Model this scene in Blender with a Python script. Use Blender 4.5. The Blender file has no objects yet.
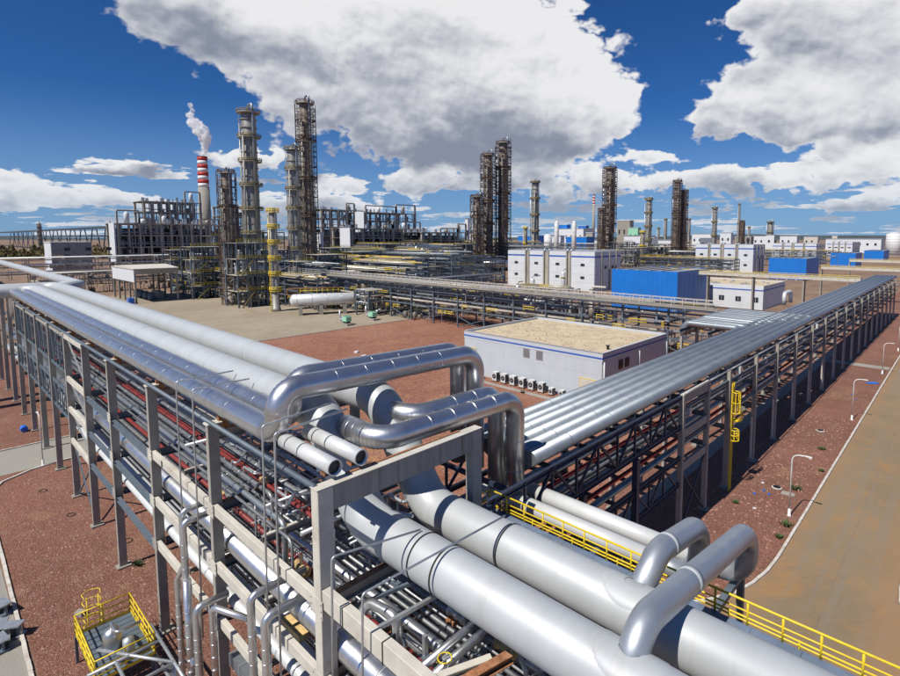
import bpy, bmesh, math, random
from math import radians as R, pi, sin, cos, sqrt, atan2
from mathutils import Vector, Matrix
SC = bpy.context.scene
# ------------------------------------------------------------------ camera
CX, CY, F, HOR, CAMZ = 490.0, 285.0, 528.0, 237.0, 22.0       # photograph is 900x676
PIT = math.atan((CY-HOR)/F); FP = F/cos(PIT); TH = math.atan(580/FP)
FW = Vector((-cos(TH), sin(TH), 0)); RT = Vector((FW.y, -FW.x, 0))
FWD = Vector((FW.x*cos(PIT), FW.y*cos(PIT), -sin(PIT))); UP = Vector((FW.x*sin(PIT), FW.y*sin(PIT), cos(PIT)))
cam = bpy.data.cameras.new('camera'); cam_ob = bpy.data.objects.new('camera', cam)
SC.collection.objects.link(cam_ob); SC.camera = cam_ob
cam.sensor_width = 36; cam.lens = 36*F/900
cam.shift_x = -(CX-450)/900; cam.shift_y = (CY-338)/900
cam.clip_start = 0.2; cam.clip_end = 12000
m = Matrix((RT, UP, -FWD)).transposed().to_4x4(); m.translation = (0, 0, CAMZ)
cam_ob.matrix_world = m
# ------------------------------------------------------------------ sun, sky
SUN_EL = R(53)
sun = bpy.data.lights.new('sun', 'SUN'); sun.energy = 5.0; sun.angle = R(0.5); sun.color = (1, .955, .88)
sun_ob = bpy.data.objects.new('sun', sun); SC.collection.objects.link(sun_ob)
SUND = Vector((-0.03, -cos(SUN_EL), sin(SUN_EL))).normalized()
sun_ob.rotation_euler = SUND.to_track_quat('Z', 'Y').to_euler(); sun_ob.location = (0, 0, 60)
SC.view_settings.view_transform = 'Standard'; SC.view_settings.look = 'None'
SC.view_settings.exposure = 0.0; SC.view_settings.gamma = 1.0
W = bpy.data.worlds.new('World'); SC.world = W; W.use_nodes = True
wt = W.node_tree; wt.nodes.clear()
class NT:
    def __init__(s, t): s.t = t
    def n(s, ty, **k):
        nd = s.t.nodes.new(ty)
        for a, b in k.items(): setattr(nd, a, b)
        return nd
    def l(s, a, b): s.t.links.new(a, b)
    def setin(s, nd, i, v):
        if isinstance(v, bpy.types.NodeSocket): s.l(v, nd.inputs[i])
        else: nd.inputs[i].default_value = v
    def math(s, op, a, b=None, c=None, clamp=False):
        nd = s.n('ShaderNodeMath', operation=op); nd.use_clamp = clamp
        s.setin(nd, 0, a)
        if b is not None: s.setin(nd, 1, b)
        if c is not None: s.setin(nd, 2, c)
        return nd.outputs[0]
    def vmath(s, op, a, b=None, out=0):
        nd = s.n('ShaderNodeVectorMath', operation=op)
        s.setin(nd, 0, a)
        if b is not None: s.setin(nd, 1, b)
        return nd.outputs[out]
    def noise(s, vec, scale, detail=4, rough=.5, dist=0, out='Fac'):
        nd = s.n('ShaderNodeTexNoise'); s.l(vec, nd.inputs['Vector'])
        nd.inputs['Scale'].default_value = scale; nd.inputs['Detail'].default_value = detail
        nd.inputs['Roughness'].default_value = rough; nd.inputs['Distortion'].default_value = dist
        return nd.outputs[out]
    def mix(s, fac, a, b, typ='RGBA', blend='MIX'):
        nd = s.n('ShaderNodeMix', data_type=typ)
        if typ == 'RGBA': nd.blend_type = blend
        k = 6 if typ == 'RGBA' else 2
        s.setin(nd, 0, fac); s.setin(nd, k, a); s.setin(nd, k+1, b)
        return nd.outputs[2 if typ == 'RGBA' else 0]
    def ss(s, v, lo, hi):
        nd = s.n('ShaderNodeMapRange', interpolation_type='SMOOTHSTEP'); s.setin(nd, 0, v)
        nd.inputs[1].default_value = lo; nd.inputs[2].default_value = hi
        return nd.outputs[0]
    def xyz(s, x, y, z=0):
        nd = s.n('ShaderNodeCombineXYZ'); s.setin(nd, 0, x); s.setin(nd, 1, y); s.setin(nd, 2, z); return nd.outputs[0]

def sky_coord(px, py):
    a = (px-CX)/F; b = -(py-CY)/F
    d = FWD + RT*a + UP*b
    h = sqrt(d.x*d.x+d.y*d.y)
    return atan2(d.x, d.y), d.z/h
w = NT(wt)
geo = w.n('ShaderNodeTexCoord'); gen = geo.outputs['Generated']
sep = w.n('ShaderNodeSeparateXYZ'); w.l(gen, sep.inputs[0])
az = w.math('ARCTAN2', sep.outputs[0], sep.outputs[1])
hl = w.math('SQRT', w.math('ADD', w.math('MULTIPLY', sep.outputs[0], sep.outputs[0]), w.math('MULTIPLY', sep.outputs[1], sep.outputs[1])))
el = w.math('DIVIDE', sep.outputs[2], w.math('MAXIMUM', hl, .12))
P0 = w.xyz(az, el, 0)
warp = w.vmath('SUBTRACT', w.noise(w.xyz(w.math('MULTIPLY', az, 1.0), w.math('MULTIPLY', el, 1.5), .3), 5, 5, .6, out='Color'), (.5, .5, .5))
wsc = w.n('ShaderNodeVectorMath', operation='SCALE'); w.l(warp, wsc.inputs[0]); wsc.inputs[3].default_value = .15
PW = w.vmath('ADD', P0, wsc.outputs[0])
# cumulus clouds: (x, y, half width, half height) where they stand over the plant
BLOBS = [(225, 22, 90, 30, 1.0), (310, 30, 130, 62, 1.1), (430, 50, 140, 84, 1.15), (370, 92, 96, 48, 1.0), (485, 92, 120, 60, 1.15), (566, 106, 60, 38, 1.25), (520, 30, 60, 36, .9), (430, 128, 110, 30, .95), (530, 134, 74, 20, .8),
         (860, 10, 124, 60, 1.15), (755, 6, 54, 22, 1.0), (850, 70, 118, 62, 1.15), (760, 92, 60, 32, 1.0), (790, 108, 74, 22, 1.1), (930, 100, 100, 44, 1.1), (712, 126, 32, 12, .9), (830, 128, 70, 12, .7), (880, 166, 74, 22, 1.1), (850, 150, 50, 12, .8),
         (555, 176, 110, 22, .75), (414, 181, 30, 14, 1.15), (640, 192, 90, 10, .75), (740, 186, 80, 15, 1.0), (650, 165, 60, 8, .7), (845, 206, 70, 8, .7),
         (132, 157, 21, 8.5, 1.1), (92, 155, 22, 5.5, 1.0), (14, 169, 38, 12, 1.1), (50, 192, 66, 14, 1.05), (263, 157, 26, 10, 1.0), (238, 156, 26, 7, .9), (285, 198, 60, 16, 1.0), (140, 202, 52, 13, 1.0), (355, 208, 60, 12, .95), (350, 184, 26, 7, .7)]
fsum = None; tsum = None; hsum = None
for (bx_, by_, rx_, ry_, amp) in BLOBS:
    a0, e0 = sky_coord(bx_, by_); a1, _ = sky_coord(bx_+rx_, by_); _, e1 = sky_coord(bx_, by_-ry_)
    s1 = w.vmath('MULTIPLY', w.vmath('SUBTRACT', PW, (a0, e0, 0)), (1/abs(a1-a0), 1/abs(e1-e0), 0))
    g = w.math('MULTIPLY', w.math('EXPONENT', w.math('MULTIPLY', w.vmath('DOT_PRODUCT', s1, s1, out=1), -1.1)), amp)
    sy = w.n('ShaderNodeSeparateXYZ'); w.l(s1, sy.inputs[0])
    gt = w.math('MULTIPLY', g, sy.outputs[1]); gh = w.math('MULTIPLY', g, sy.outputs[0])
    hsum = gh if hsum is None else w.math('ADD', hsum, gh)
    fsum = g if fsum is None else w.math('ADD', fsum, g)
    tsum = gt if tsum is None else w.math('ADD', tsum, gt)
fsum_c = w.math('MINIMUM', fsum, 1.25)
hn = w.math('DIVIDE', hsum, w.math('ADD', fsum, .05))
tn = w.math('DIVIDE', tsum, w.math('ADD', fsum, .05))
def noise2(vec, scale, detail, rough, dist=0):
    o = w.noise(vec, scale, detail, rough, dist); o.node.noise_dimensions = '2D'; return o
# background fair-weather cloud layer over the whole dome
den = w.math('ADD', w.math('MAXIMUM', sep.outputs[2], 0), .06)
pl = w.xyz(w.math('DIVIDE', sep.outputs[0], den), w.math('DIVIDE', sep.outputs[1], den), 0)
lowc = noise2(pl, .62, 6, .60)
lowm = w.math('MINIMUM', w.math('MULTIPLY', w.ss(el, .16, .08), w.math('MULTIPLY', w.math('SUBTRACT', lowc, .455), 7.0)), .8)
outside = w.ss(w.vmath('DOT_PRODUCT', gen, tuple(FW), out=1), .55, .2)
lowm2 = w.math('MULTIPLY', outside, w.math('MULTIPLY', w.math('SUBTRACT', lowc, .62), 2.2))
QS = w.xyz(w.math('MULTIPLY', az, 1), w.math('MULTIPLY', el, 1.35), 0)
def billow(vec, sc):
    return w.math('MULTIPLY', w.math('ABSOLUTE', w.math('SUBTRACT', noise2(vec, sc, 3, .55), .5)), 3.2)
bA = billow(QS, 15); bB = billow(w.vmath('ADD', QS, (-.004, .013, 0)), 15)
nA = w.math('ADD', w.math('MULTIPLY', noise2(QS, 9, 7, .56, .2), .72), w.math('MULTIPLY', bA, .34))
QS2 = w.vmath('ADD', QS, (.014, .03, 0))
nL = noise2(QS, 7, 4, .5, .15); nB = noise2(QS2, 7, 4, .5, .15)
nS = noise2(QS, 3.2, 3, .5)
# the detail gets finer towards the horizon, as far clouds do
fine = noise2(w.xyz(w.math('MULTIPLY', az, 12), w.math('MULTIPLY', el, 30), 0), 1.6, 5, .6)
base = w.math('MAXIMUM', fsum_c, w.math('MAXIMUM', lowm, lowm2))
field = w.math('ADD', base, w.math('MULTIPLY', w.math('SUBTRACT', nA, .5), 1.35))
field = w.math('ADD', field, w.math('MULTIPLY', w.math('SUBTRACT', fine, .5), w.ss(el, .35, .02)))
dens = w.ss(field, .42, .64)
relief = w.math('ADD', w.math('ADD', w.math('MULTIPLY', w.math('SUBTRACT', nL, nB), 1.0), w.math('MULTIPLY', w.math('SUBTRACT', bA, bB), .22)), w.math('MULTIPLY', w.math('SUBTRACT', nS, .5), 1.1))
thick = w.ss(field, .42, 1.0)
lit = w.math('ADD', w.math('ADD', 1.0, relief), w.math('MULTIPLY', tn, .62))
lit = w.math('ADD', lit, w.math('MULTIPLY', w.math('MINIMUM', w.math('MAXIMUM', hn, -1), 1), .12))
lit = w.math('SUBTRACT', lit, w.math('MULTIPLY', thick, .32))
lit = w.math('MINIMUM', w.math('MAXIMUM', lit, 0.0), 1.0)
ccol = w.mix(w.ss(lit, .0, 1.0), (.25, .28, .36, 1), (.86, .86, .87, 1))
ccol = w.mix(w.ss(el, .12, 0), ccol, w.mix(.5, ccol, (.46, .55, .68, 1)))
sky = w.n('ShaderNodeTexSky', sky_type='NISHITA'); sky.sun_disc = False
sky.sun_elevation = SUN_EL; sky.sun_rotation = R(180); sky.altitude = 1200; sky.air_density = 1.0; sky.dust_density = .3; sky.ozone_density = 3.0
skc = w.mix(1, sky.outputs[0], (.036, .062, .100, 1), blend='MULTIPLY')     # sky strength
hs = w.n('ShaderNodeHueSaturation'); hs.inputs['Saturation'].default_value = 1.05; hs.inputs['Value'].default_value = .76; w.l(skc, hs.inputs['Color'])
skc = w.mix(w.math('MULTIPLY', w.ss(el, .24, 0), .7), hs.outputs[0], (.22, .38, .62, 1))
allc = w.mix(w.math('MULTIPLY', dens, .96), skc, ccol)
bg = w.n('ShaderNodeBackground'); w.l(allc, bg.inputs[0]); bg.inputs[1].default_value = 1.0
wo = w.n('ShaderNodeOutputWorld'); w.l(bg.outputs[0], wo.inputs[0])
W.cycles.sampling_method = 'MANUAL'; W.cycles.sample_map_resolution = 512
SC.cycles.max_bounces = 12; SC.cycles.transparent_max_bounces = 8; SC.cycles.diffuse_bounces = 1; SC.cycles.glossy_bounces = 3; SC.cycles.volume_bounces = 12
rnd = random.Random(7)

# ------------------------------------------------------------------ helpers
def at(px, py, z=None, x=None, y=None):
    """the place in the world that the photograph shows at a pixel, on a known plane"""
    d = FWD + RT*((px-CX)/F) - UP*((py-CY)/F)
    t = (z-CAMZ)/d.z if z is not None else (x/d.x if x is not None else y/d.y)
    return Vector((d.x*t, d.y*t, CAMZ+d.z*t))
def at_depth(px, Z, z=22.0):
    """ground point under pixel column px at forward distance Z"""
    v = FW*Z + RT*((px-CX)/F*(Z*cos(PIT)-(z-CAMZ)*sin(PIT))); return v.x, v.y
def htop(py, Z): return CAMZ + (HOR-py)*Z/FP
COL = SC.collection
ALL = {}
class MB:
    def __init__(s): s.v = []; s.f = []; s.sm = []
    def box(s, x0, x1, y0, y1, z0, z1):
        if x0 > x1: x0, x1 = x1, x0
        if y0 > y1: y0, y1 = y1, y0
        if z0 > z1: z0, z1 = z1, z0
        n = len(s.v)
        s.v += [(x0,y0,z0),(x1,y0,z0),(x1,y1,z0),(x0,y1,z0),(x0,y0,z1),(x1,y0,z1),(x1,y1,z1),(x0,y1,z1)]
        s.f += [(n,n+3,n+2,n+1),(n+4,n+5,n+6,n+7),(n,n+1,n+5,n+4),(n+1,n+2,n+6,n+5),(n+2,n+3,n+7,n+6),(n+3,n,n+4,n+7)]
        s.sm += [0]*6; return s
    def bar(s, a, b, w_, h_=None, up=(0, 0, 1)):
        """rectangular bar from a to b"""
        h_ = h_ or w_; a = Vector(a); b = Vector(b); d = (b-a).normalized(); u = Vector(up)
        if abs(d.dot(u)) > .95: u = Vector((1, 0, 0))
        r = d.cross(u).normalized(); u = r.cross(d)
        n = len(s.v)
        for p in (a, b):
            for i, j in ((-1,-1),(1,-1),(1,1),(-1,1)):
                q = p + r*(i*w_/2) + u*(j*h_/2); s.v.append(tuple(q))
        s.f += [(n,n+1,n+2,n+3),(n+7,n+6,n+5,n+4),(n,n+4,n+5,n+1),(n+1,n+5,n+6,n+2),(n+2,n+6,n+7,n+3),(n+3,n+7,n+4,n)]
        s.sm += [0]*6; return s
    def ibeam(s, a, b, w_, h_, t=.03):
        a = Vector(a); b = Vector(b); d = (b-a).normalized(); u = Vector((0,0,1))
        if abs(d.z) > .9: u = Vector((0,1,0))
        r = d.cross(u).normalized(); u = r.cross(d)
        s.bar(a+u*(h_/2-t/2), b+u*(h_/2-t/2), w_, t, u); s.bar(a-u*(h_/2-t/2), b-u*(h_/2-t/2), w_, t, u)
        s.bar(a, b, t, h_-2*t, u); return s
    def prism(s, prof, a, b):
        """profile points (in y,z or x,z plane given as 3D) swept"""
        n = len(s.v); k = len(prof)
        for p in prof: s.v.append(tuple(Vector(p)+Vector(a)))
        for p in prof: s.v.append(tuple(Vector(p)+Vector(b)))
        for i in range(k): s.f.append((n+i, n+(i+1)%k, n+k+(i+1)%k, n+k+i)); s.sm.append(0)
        s.f.append(tuple(n+i for i in range(k))[::-1]); s.f.append(tuple(n+k+i for i in range(k))); s.sm += [0, 0]; return s
    def tube(s, pts, r, seg=10, bend=0, cap=True, arc=6, rads=None):
        P = [Vector(p) for p in pts]
        if bend > 0 and len(P) > 2:
            Q = [P[0]]
            for i in range(1, len(P)-1):
                a = (P[i-1]-P[i]); b = (P[i+1]-P[i]); la = a.length; lb = b.length; a.normalize(); b.normalize()
                ang = a.angle(b)
                if ang > pi-.02: continue
                t = min(bend/math.tan(ang/2), la*.49 if i > 1 else la*.98, lb*.49 if i < len(P)-2 else lb*.98)
                p0 = P[i]+a*t; p1 = P[i]+b*t
                rr = t*math.tan(ang/2); c = P[i] + (a+b).normalized()*(rr/sin(ang/2))
                u0 = (p0-c); u1 = (p1-c); tot = u0.angle(u1)
                for k in range(arc+1):
                    f = k/arc
                    Q.append(c + (u0*sin((1-f)*tot) + u1*sin(f*tot))/sin(tot))
            Q.append(P[-1]); P = Q
        n0 = len(s.v); d0 = (P[1]-P[0]).normalized()
        u = Vector((0,0,1)) if abs(d0.z) < .9 else Vector((1,0,0))
        u = (u - d0*u.dot(d0)).normalized(); pd = d0
        for i, p in enumerate(P):
            if i == 0: d = d0
            elif i == len(P)-1: d = (P[i]-P[i-1]).normalized()
            else: d = ((P[i]-P[i-1]).normalized()+(P[i+1]-P[i]).normalized()).normalized()
            q = pd.rotation_difference(d); u = q @ u; u = (u-d*u.dot(d)).normalized(); pd = d
            v_ = d.cross(u); rad = rads[i] if rads else r
            for k in range(seg):
                an = 2*pi*k/seg; s.v.append(tuple(p+u*(cos(an)*rad)+v_*(sin(an)*rad)))
        for i in range(len(P)-1):
            for k in range(seg):
                a = n0+i*seg+k; b = n0+i*seg+(k+1)%seg
                s.f.append((a, b, b+seg, a+seg)); s.sm.append(1)
        s.path = P
        if cap:
            s.f.append(tuple(n0+k for k in range(seg))[::-1]); s.f.append(tuple(n0+(len(P)-1)*seg+k for k in range(seg))); s.sm += [0, 0]
        return s
    def lathe(s, prof, c, seg=16, axis='z', smooth=1):
        """prof: list of (radius, along)"""
        n0 = len(s.v); c = Vector(c)
        for (r, h) in prof:
            for k in range(seg):
                an = 2*pi*k/seg; a_, b_ = r*cos(an), r*sin(an)
                if axis == 'z': q = (a_, b_, h)
                elif axis == 'x': q = (h, a_, b_)
                else: q = (b_, h, a_)
                s.v.append(tuple(c+Vector(q)))
        for i in range(len(prof)-1):
            for k in range(seg):
                a = n0+i*seg+k; b = n0+i*seg+(k+1)%seg
                s.f.append((a, b, b+seg, a+seg)); s.sm.append(smooth)
        s.f.append(tuple(n0+k for k in range(seg))[::-1]); s.f.append(tuple(n0+(len(prof)-1)*seg+k for k in range(seg))); s.sm += [0, 0]
        return s
    def poly(s, pts): 
        n = len(s.v); s.v += [tuple(p) for p in pts]; s.f.append(tuple(range(n, n+len(pts)))); s.sm.append(0); return s
    def mesh(s, name, mat):
        me = bpy.data.meshes.new(name); me.from_pydata(s.v, [], s.f); me.materials.append(mat)
        me.polygons.foreach_set('use_smooth', [bool(x) for x in s.sm]); me.update(); return me
    def build(s, name, mat, parent=None, bevel=0):
        o = bpy.data.objects.new(name, s.mesh(name, mat)); COL.objects.link(o)
        if parent: o.parent = parent
        if bevel:
            md = o.modifiers.new('bevel', 'BEVEL'); md.width = bevel; md.segments = 1; md.limit_method = 'ANGLE'
        return o
def tag(o, label=None, cat=None, group=None, kind=None):
    if label: o['label'] = label
    if cat: o['category'] = cat
    if group: o['group'] = group
    if kind: o['kind'] = kind
    return o
def empty(name, loc, label, cat, group=None, rz=0):
    o = bpy.data.objects.new(name, None); COL.objects.link(o); o.location = loc; o.rotation_euler.z = rz
    o.empty_display_size = .3
    return tag(o, label, cat, group)
def copy_tree(o, parent=None):
    c = o.copy(); COL.objects.link(c); c.parent = parent
    for ch in list(o.children): copy_tree(ch, c)
    return c
def struct(name, mb, mat): return tag(mb.build(name, mat), kind='structure')
TENS = ['twenty ', 'thirty ', 'forty ']
ORD = ['first', 'second', 'third', 'fourth', 'fifth', 'sixth', 'seventh', 'eighth', 'ninth', 'tenth', 'eleventh', 'twelfth', 'thirteenth', 'fourteenth',
       'fifteenth', 'sixteenth', 'seventeenth', 'eighteenth', 'nineteenth', 'twentieth']
ORD += [a+b for a in ('twenty ', 'thirty ') for b in ORD[:9]]

# ------------------------------------------------------------------ materials
def mat(name, col, rough=.6, metal=0.0, var=.12, vs=1.5, bump=0.0, bs=20, dirt=None, dirt_amt=.5, ds=.6, rv=.1, stretch=None, coat=0):
    mt = bpy.data.materials.new(name); mt.use_nodes = True; t = NT(mt.node_tree); nt = mt.node_tree
    b = nt.nodes['Principled BSDF']
    g = t.n('ShaderNodeNewGeometry'); p = g.outputs['Position']
    if stretch: p = t.vmath('MULTIPLY', p, stretch)
    c = tuple(col)+(1,)
    nz = t.noise(p, vs, 5, .6)
    lo = tuple(x*(1-var) for x in col)+(1,); hi = tuple(min(1, x*(1+var)) for x in col)+(1,)
    cc = t.mix(t.ss(nz, .3, .7), lo, hi)
    if dirt:
        nd = t.noise(p, ds, 8, .68)
        cc = t.mix(t.math('MULTIPLY', t.ss(nd, .52, .68), dirt_amt), cc, tuple(dirt)+(1,))
    t.l(cc, b.inputs['Base Color'])
    b.inputs['Metallic'].default_value = metal
    rr = t.math('ADD', rough-rv/2, t.math('MULTIPLY', t.noise(p, vs*2.3, 4, .6), rv)); t.l(rr, b.inputs['Roughness'])
    if coat: b.inputs['Coat Weight'].default_value = coat
    if bump:
        bn = t.n('ShaderNodeBump'); bn.inputs['Strength'].default_value = bump; bn.inputs['Distance'].default_value = .02
        t.l(t.noise(p, bs, 5, .6), bn.inputs['Height']); t.l(bn.outputs[0], b.inputs['Normal'])
    return mt
M = {}
M['clad'] = mat('aluminium_cladding', (.64, .645, .65), .35, .93, .09, 1.2, .25, 3, dirt=(.50, .46, .42), dirt_amt=.35, ds=1.3)
M['clad_dull'] = mat('weathered_cladding', (.36, .395, .42), .50, .8, .10, .8, .2, 4, dirt=(.36, .36, .36), dirt_amt=.5, ds=.8)
M['paint_pipe'] = mat('silver_grey_paint', (.47, .49, .495), .5, .15, .05, .5, .05, 8, dirt=(.36, .33, .28), dirt_amt=.28, ds=1, stretch=(2.6, .45, .45))
M['white_pipe'] = mat('pale_pipe_paint', (.64, .65, .64), .4, .15, .05, .8, dirt=(.5, .45, .38), dirt_amt=.3)
M['galv'] = mat('galvanised_steel', (.55, .57, .58), .45, .7, .12, 4, dirt=(.3, .25, .2), dirt_amt=.3, ds=2)
M['cream'] = mat('cream_fireproofing', (.56, .525, .45), .85, 0, .10, 1.1, .35, 12, dirt=(.40, .33, .25), dirt_amt=.5, ds=.9)
M['clad_dark'] = mat('shade_darkened_cladding', (.30, .31, .32), .5, .7, .2, 1.2, .2, 6, dirt=(.14, .12, .10), dirt_amt=.6, ds=1.5)  # rack shade painted into a darker cladding colour, with dirt patches over it
M['galvp'] = mat('grey_zinc_bend', (.46, .49, .52), .46, .7, .07, .9, .08, 6, dirt=(.4, .42, .44), dirt_amt=.4, ds=.8)
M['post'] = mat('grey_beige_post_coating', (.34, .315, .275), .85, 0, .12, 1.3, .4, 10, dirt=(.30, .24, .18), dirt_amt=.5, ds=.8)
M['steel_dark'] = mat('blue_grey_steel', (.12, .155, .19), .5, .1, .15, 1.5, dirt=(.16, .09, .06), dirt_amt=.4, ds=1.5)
M['navy'] = mat('navy_steel', (.035, .05, .085), .5, .1, .2, 1.5, dirt=(.12, .08, .06), dirt_amt=.3)
M['rust'] = mat('rusty_steel', (.30, .13, .06), .9, 0, .35, 5, .4, 20, dirt=(.45, .33, .22), dirt_amt=.5, ds=4)
M['scaff'] = mat('rusty_scaffold_tube', (.115, .07, .05), .8, .2, .4, .5, dirt=(.3, .24, .2), dirt_amt=.5, ds=.7)
M['yellow'] = mat('yellow_paint', (.78, .56, .02), .5, 0, .10, 2, dirt=(.35, .22, .06), dirt_amt=.35, ds=2)
M['blue'] = mat('blue_sheet_cladding', (.010, .17, .58), .45, 0, .06, .3, dirt=(.03, .14, .42), dirt_amt=.4, ds=.1)
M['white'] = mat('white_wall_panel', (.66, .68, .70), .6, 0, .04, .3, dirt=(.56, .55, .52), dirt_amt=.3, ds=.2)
M['wall'] = mat('pale_blue_grey_wall', (.50, .54, .58), .7, 0, .03, .4, dirt=(.46, .47, .50), dirt_amt=.4, ds=.35)
M['stripe'] = mat('blue_stripe_paint', (.04, .12, .46), .5)
M['gravelroof'] = mat('sand_coloured_roof', (.54, .44, .29), .95, 0, .12, .5, .6, 14, dirt=(.34, .27, .18), dirt_amt=.5, ds=.55)
M['dark'] = mat('dark_opening', (.018, .02, .025), .4, 0, .2, 3)
M['glass'] = mat('dark_window_glass', (.03, .04, .05), .12, 0, .2, 3)
M['black'] = mat('black_rubber', (.02, .02, .02), .8)
M['red'] = mat('red_pipe_paint', (.22, .030, .028), .5, 0, .15, 3, dirt=(.2, .06, .05), dirt_amt=.5, ds=2)
M['redw'] = mat('chimney_red', (.50, .035, .03), .6); M['conc'] = mat('concrete', (.31, .285, .245), .9, 0, .1, .5, .4, 9, dirt=(.27, .24, .2), dirt_amt=.5, ds=.35)
M['chimw'] = mat('chimney_white', (.70, .70, .69), .6); M['green'] = mat('pale_green_paint', (.30, .62, .42), .5)
M['tan'] = mat('tan_insulation_wrap', (.60, .42, .18), .8, 0, .3, 3, .5, 9, dirt=(.35, .2, .1))
M['ochre'] = mat('dull_ochre_rail', (.24, .19, .07), .7, 0, .2, 1)
M['streak'] = mat('streaked_grey_beam', (.30, .285, .26), .85, 0, .12, 1.2, .3, 10, dirt=(.13, .075, .04), dirt_amt=.65, ds=1, stretch=(1, 2.4, .16))
M['orange'] = mat('orange_paint', (.7, .25, .04), .5); M['bluep'] = mat('blue_plastic', (.02, .15, .6), .4)
M['walkway'] = mat('blue_grey_deck_plate', (.17, .23, .34), .5, .2, .15, 1.2, dirt=(.3, .28, .25), dirt_amt=.3, ds=1)
M['bcol'] = mat('brown_tower_shell', (.26, .22, .18), .6, .3, .2, .35, dirt=(.14, .10, .08), dirt_amt=.6, ds=.3)
M['frame'] = mat('frame_concrete', (.44, .395, .325), .85, 0, .15, .15, dirt=(.2, .18, .16), dirt_amt=.5, ds=.2)
M['column'] = mat('tower_shell', (.33, .315, .28), .5, .35, .18, .35, dirt=(.22, .19, .15), dirt_amt=.6, ds=.25)
M['leaf'] = mat('weed_leaf', (.05, .09, .025), .8, 0, .4, 8); M['tree'] = mat('far_foliage', (.15, .125, .05), .9, 0, .5, .05)
M['stone'] = mat('red_stone', (.36, .20, .155), .9, 0, .4, 30); M['kerb'] = mat('pale_kerb', (.58, .54, .48), .85, 0, .12, 1, dirt=(.36, .26, .18), dirt_amt=.6, ds=1.2)
M['hill'] = mat('far_hill_land', (.055, .075, .075), .95, 0, .3, .004)

# ground materials
def ground_mat(name, c1, c2, c3, pebble=0, bumpS=.5, coord_scale=1.0, tracks=False):
    mt = bpy.data.materials.new(name); mt.use_nodes = True; t = NT(mt.node_tree); b = mt.node_tree.nodes['Principled BSDF']
    p = t.n('ShaderNodeNewGeometry').outputs['Position']
    a = t.ss(t.noise(p, .06, 6, .65, .6), .36, .64); c = t.mix(a, c1+(1,), c2+(1,))
    c = t.mix(t.math('MULTIPLY', t.ss(t.noise(p, .5, 7, .7), .5, .72), .7), c, c3+(1,))
    c = t.mix(t.math('MULTIPLY', t.ss(t.noise(p, .11, 6, .7, 1.0), .56, .66), .55), c, tuple(v*f for v, f in zip(c3, (1.1, 1.05, .85)))+(1,))
    c = t.mix(t.math('MULTIPLY', t.ss(t.noise(p, .9, 5, .75, 1.5), .60, .72), .3), c, tuple(v*.5 for v in c1)+(1,))
    bn = t.n('ShaderNodeBump'); bn.inputs['Strength'].default_value = bumpS; bn.inputs['Distance'].default_value = .06
    if pebble:
        vo = t.n('ShaderNodeTexVoronoi'); t.l(p, vo.inputs['Vector']); vo.inputs['Scale'].default_value = pebble
        sv = t.n('ShaderNodeSeparateColor'); t.l(vo.outputs['Color'], sv.inputs[0])
        c = t.mix(.75, c, t.mix(sv.outputs[0], (.45, .43, .42, 1), (1.5, 1.48, 1.42, 1)), blend='MULTIPLY')
        c = t.mix(t.math('MULTIPLY', t.ss(sv.outputs[1], .90, .97), .35), c, (.55, .45, .38, 1))
        t.l(t.math('SUBTRACT', 1, vo.outputs['Distance']), bn.inputs['Height'])
    else:
        t.l(t.noise(p, 6, 8, .7), bn.inputs['Height'])
    if tracks:
        q = t.vmath('MULTIPLY', p, (1.4, .035, 1))
        c = t.mix(t.math('MULTIPLY', t.ss(t.noise(q, 1, 5, .65), .45, .65), .55), c, (.23, .19, .145, 1))
        sp = t.n('ShaderNodeSeparateXYZ'); t.l(p, sp.inputs[0])
        # tyre marks turning off into the side road
        dx = t.math('SUBTRACT', sp.outputs[0], -16.0); dy = t.math('SUBTRACT', sp.outputs[1], 44.5)
        rr = t.math('SQRT', t.math('ADD', t.math('MULTIPLY', dx, dx), t.math('MULTIPLY', dy, dy)))
        tr = t.noise(t.xyz(t.math('MULTIPLY', rr, 2.6), t.math('MULTIPLY', t.noise(p, .25, 3, .6), 3.0), 0), 1.3, 5, .7)
        msk = t.math('MULTIPLY', t.ss(sp.outputs[1], 48, 38), t.ss(tr, .46, .66))
        c = t.mix(t.math('MULTIPLY', msk, .26), c, (.15, .12, .09, 1))
        mid = t.math('ABSOLUTE', t.math('ADD', sp.outputs[0], 5.6))
        c = t.mix(t.math('MULTIPLY', t.ss(t.math('ADD', mid, t.math('MULTIPLY', t.noise(p, .3, 4, .6), 1.6)), 2.2, 4.4), .5), c, (.34, .19, .09, 1))
        fi = t.noise(p, 9, 4, .7)
        c = t.mix(t.math('MULTIPLY', t.ss(fi, .6, .75), .25), c, (.12, .10, .08, 1))
    t.l(c, b.inputs['Base Color']); b.inputs['Roughness'].default_value = .92; t.l(bn.outputs[0], b.inputs['Normal'])
    return mt
M['earth'] = ground_mat('dry_earth', (.26, .17, .105), (.19, .11, .075), (.30, .235, .16))
M['gravel'] = ground_mat('red_gravel', (.265, .115, .076), (.21, .092, .060), (.30, .175, .12), pebble=15, bumpS=1)
M['redfield'] = ground_mat('red_field', (.25, .095, .058), (.31, .145, .095), (.36, .20, .085), pebble=7, bumpS=.8)
M['pad'] = ground_mat('old_concrete_pad', (.36, .30, .215), (.30, .245, .175), (.23, .185, .13))
M['roadmat'] = ground_mat('dusty_road', (.27, .19, .108), (.22, .16, .094), (.34, .19, .075), tracks=True, bumpS=.25)
M['roadgrey'] = ground_mat('grey_road', (.33, .31, .27), (.28, .265, .23), (.36, .32, .26))

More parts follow.
